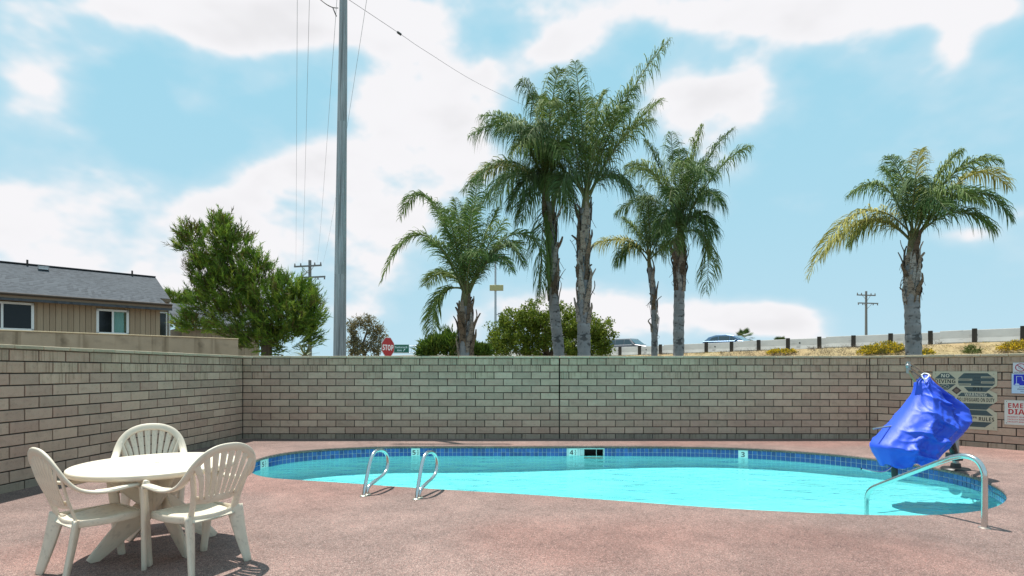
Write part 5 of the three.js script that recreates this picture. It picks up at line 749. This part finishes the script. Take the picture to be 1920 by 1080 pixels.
  { const d = 44, o = thing('background_tree', 'dark green conifer top peeping over the house roof', 'tree', [P(332, 0, d).x, 0, -d]);
    const { g } = crownOf(341, [[332, 556, 22, 14], [325, 570, 26, 18], [350, 580, 20, 20], [335, 600, 30, 30]], d, 1, 26, needles(pineG, .34, .02, 5)); mesh('crown', shift(o, g), foliageM, o); mesh('trunk', cyl(V(0, -.1, 0), V(0, P(0, 560, d).y, 0), .22, .08, 8), barkM, o); }
  // spiky plants: blades from one heart
  function spiky(name, label, px, py, d, n, L, col, wid, up, trunkH, grp) { const p = P(px, py, d), o = thing(name, label, 'plant', [p.x, 0, p.z], 0, grp); srand(px); const gs = []; for (let i = 0; i < n; i++) { const a = rnd() * 6.283, e = rr(up, 1.35), dir = V(Math.cos(a) * Math.cos(e), Math.sin(e), Math.sin(a) * Math.cos(e)), l = L * rr(.75, 1.1), s = V(0, p.y, 0); gs.push(sweep([s, s.clone().addScaledVector(dir, l * .5), s.clone().addScaledVector(dir, l).add(V(0, -l * .1, 0))], (t) => wid * Math.sin(Math.PI * (.15 + .83 * t)), .008, V(0, 1, .05), 6, 2, 6)); } for (const g of gs) mesh('leaf', g, std(col, .6), o); mesh('stem', cyl(V(0, -.1, 0), V(0, p.y + .05, 0), trunkH, trunkH * .8, 10), barkM, o); return o; }
  spiky('yucca_plant', 'spiky grey green yucca under the pine tree', 572, 668, 17.5, 26, .55, [.14, .17, .07], .05, .15, .1);
  // fan palms far off: folded fans on stalks
  for (const [px, py, d, s, lab] of [[1396, 634, 76, 1, 'small fan palm top behind the blue car'], [1464, 646, 80, .9, 'low fan palm top just showing over the concrete barrier']]) {
    const p = P(px, py, d), o = thing('fan_palm', lab, 'palm tree', [p.x, 0, p.z]); srand(px); mesh('trunk', cyl(V(0, 0, 0), V(0, p.y, 0), .28, .22, 10), barkM, o);
    for (let i = 0; i < 26; i++) { const a = i * 2.4, e = rr(-.5, 1.3), dir = V(Math.cos(a) * Math.cos(e), Math.sin(e), Math.sin(a) * Math.cos(e)), c = V(0, p.y, 0).addScaledVector(dir, .75 * s), sd = new THREE.Vector3().crossVectors(dir, V(0, 1, .01)).normalize(), up = new THREE.Vector3().crossVectors(sd, dir), A = { pos: [], col: [] }; const st = V(0, p.y, 0); addTri(A, st.clone().addScaledVector(sd, .02), st.clone().addScaledVector(sd, -.02), c, [.12, .13, .05]); for (let k = -6; k <= 6; k++) { const q = k * .2, t = c.clone().addScaledVector(dir, Math.cos(q) * .85 * s).addScaledVector(sd, Math.sin(q) * .85 * s).add(V(0, -.12 * Math.abs(k) / 6, 0)), w = new THREE.Vector3().crossVectors(t.clone().sub(c), up).normalize().multiplyScalar(.055 * s), m = c.clone().lerp(t, .55), cc = [.06 * rr(.8, 1.4), .10 * rr(.8, 1.4), .025]; addTri(A, c, m.clone().add(w), t, cc); addTri(A, c, t, m.clone().sub(w), cc); } const g = new THREE.BufferGeometry(); g.setAttribute('position', new THREE.Float32BufferAttribute(A.pos, 3)); g.setAttribute('color', new THREE.Float32BufferAttribute(A.col, 3)); g.computeVertexNormals(); mesh('fan_leaf', g, foliageM, o); }
  }
  // embankment plants: where the picture ray meets the slope
  const onBank = (px, py) => { for (let d = 13; d < 70; d += .05) { const q = P(px, py, d); if (q.y <= groundY(q.x, q.z)) return V(q.x, groundY(q.x, q.z), q.z); } return null; };
  const bushAt = (label, px, py, w, h, cols, n, sd, flowers) => { const b = onBank(px, py); if (!b) return; const d = -b.z, o = thing('flowering_shrub', label, 'shrub', [b.x, b.y - .05, b.z], 0, 'shrubs on the embankment'); srand(sd); const A = { pos: [], col: [] }, fl = { pos: [], col: [] }, lf = broad(cols, .085, 10, .12, .6, .35), ff = broad([[.72, .5, .02], [.8, .58, .03], [.6, .44, .03]], .075, 9, .12, .8, .85); for (let i = 0; i < n; i++) { const u = rdir(); u.y = Math.abs(u.y); const r = Math.pow(rnd(), .4), q = { p: V(u.x * w * r, u.y * h * r + .02, u.z * w * .8 * r), out: u }; lf(A, q); if (flowers && r > .6 && rnd() < flowers) ff(fl, q); } const mk = (Z) => { const g = new THREE.BufferGeometry(); g.setAttribute('position', new THREE.Float32BufferAttribute(Z.pos, 3)); g.setAttribute('color', new THREE.Float32BufferAttribute(Z.col, 3)); g.computeVertexNormals(); return g; }; mesh('foliage', mk(A), foliageM, o); if (fl.pos.length) mesh('flowers', mk(fl), foliageM, o, 'small yellow flowers'); };
  const ol = [[.16, .17, .03], [.2, .19, .035], [.1, .12, .025], [.26, .23, .04]], gr = [[.07, .11, .02], [.1, .14, .03], [.13, .16, .04]];
  bushAt('low mat of bright yellow flowers on the embankment', 1466, 662, 1.0, .26, ol, 150, 401, .95);
  bushAt('broad olive shrub with yellow flowers beside the lone palm', 1660, 662, 1.15, .62, ol, 330, 402, .5);
  bushAt('olive shrub with yellow flowers leaning on the broad one', 1632, 662, .7, .42, ol, 170, 403, .6);
  bushAt('small fresh green weed among the dry twigs', 1822, 662, .45, .36, gr, 90, 404, 0);
  bushAt('orange yellow flowering shrub above the accessible lift sign', 1908, 655, .8, .42, [[.3, .2, .04], [.24, .18, .03], [.17, .17, .03]], 200, 405, .6);
  bushAt('low yellow weed at the foot of the lone palm', 1738, 664, .4, .25, ol, 70, 406, .6);
  // dry grass, twigs and straw all over the slope
  { srand(450); const A = { pos: [], col: [] }; for (let i = 0; i < 5200; i++) { const s = rr(-6, 36), n = -rr(.75, 5.2), q = R0.clone().addScaledVector(RD, s).addScaledVector(RN, n), y = groundY(q.x, q.z); const dens = fbm(q.x * .6, q.z * .6, 5, 3); if (dens < .36) continue; const tw = fbm(q.x * .35 + 9, q.z * .35, 2, 2) > .52; for (let k = 0; k < 6; k++) { const b = V(q.x + rr(-.15, .15), y - .02, q.z + rr(-.15, .15)), l = tw ? rr(.15, .42) : rr(.06, .2), dir = V(rr(-1, 1), rr(.15, 1), rr(-1, 1)).normalize(), t = b.clone().addScaledVector(dir, l), w = new THREE.Vector3().crossVectors(dir, rdir()).normalize().multiplyScalar(tw ? .008 : .011), m = rr(.5, 1.3), c = tw ? (rnd() > .5 ? [.26, .21, .16] : [.12, .09, .06]) : rnd() > .25 ? [.42, .32, .15] : [.2, .2, .06]; addTri(A, b.clone().add(w), b.clone().sub(w), t, [c[0] * m, c[1] * m, c[2] * m]); } } const g = new THREE.BufferGeometry(); g.setAttribute('position', new THREE.Float32BufferAttribute(A.pos, 3)); g.setAttribute('color', new THREE.Float32BufferAttribute(A.col, 3)); g.computeVertexNormals(); tag(mesh('dry_grass', g, foliageM), 'dry straw and twigs covering the highway embankment', 'grass', null, 'stuff'); }
}

renderer.render(scene, camera);
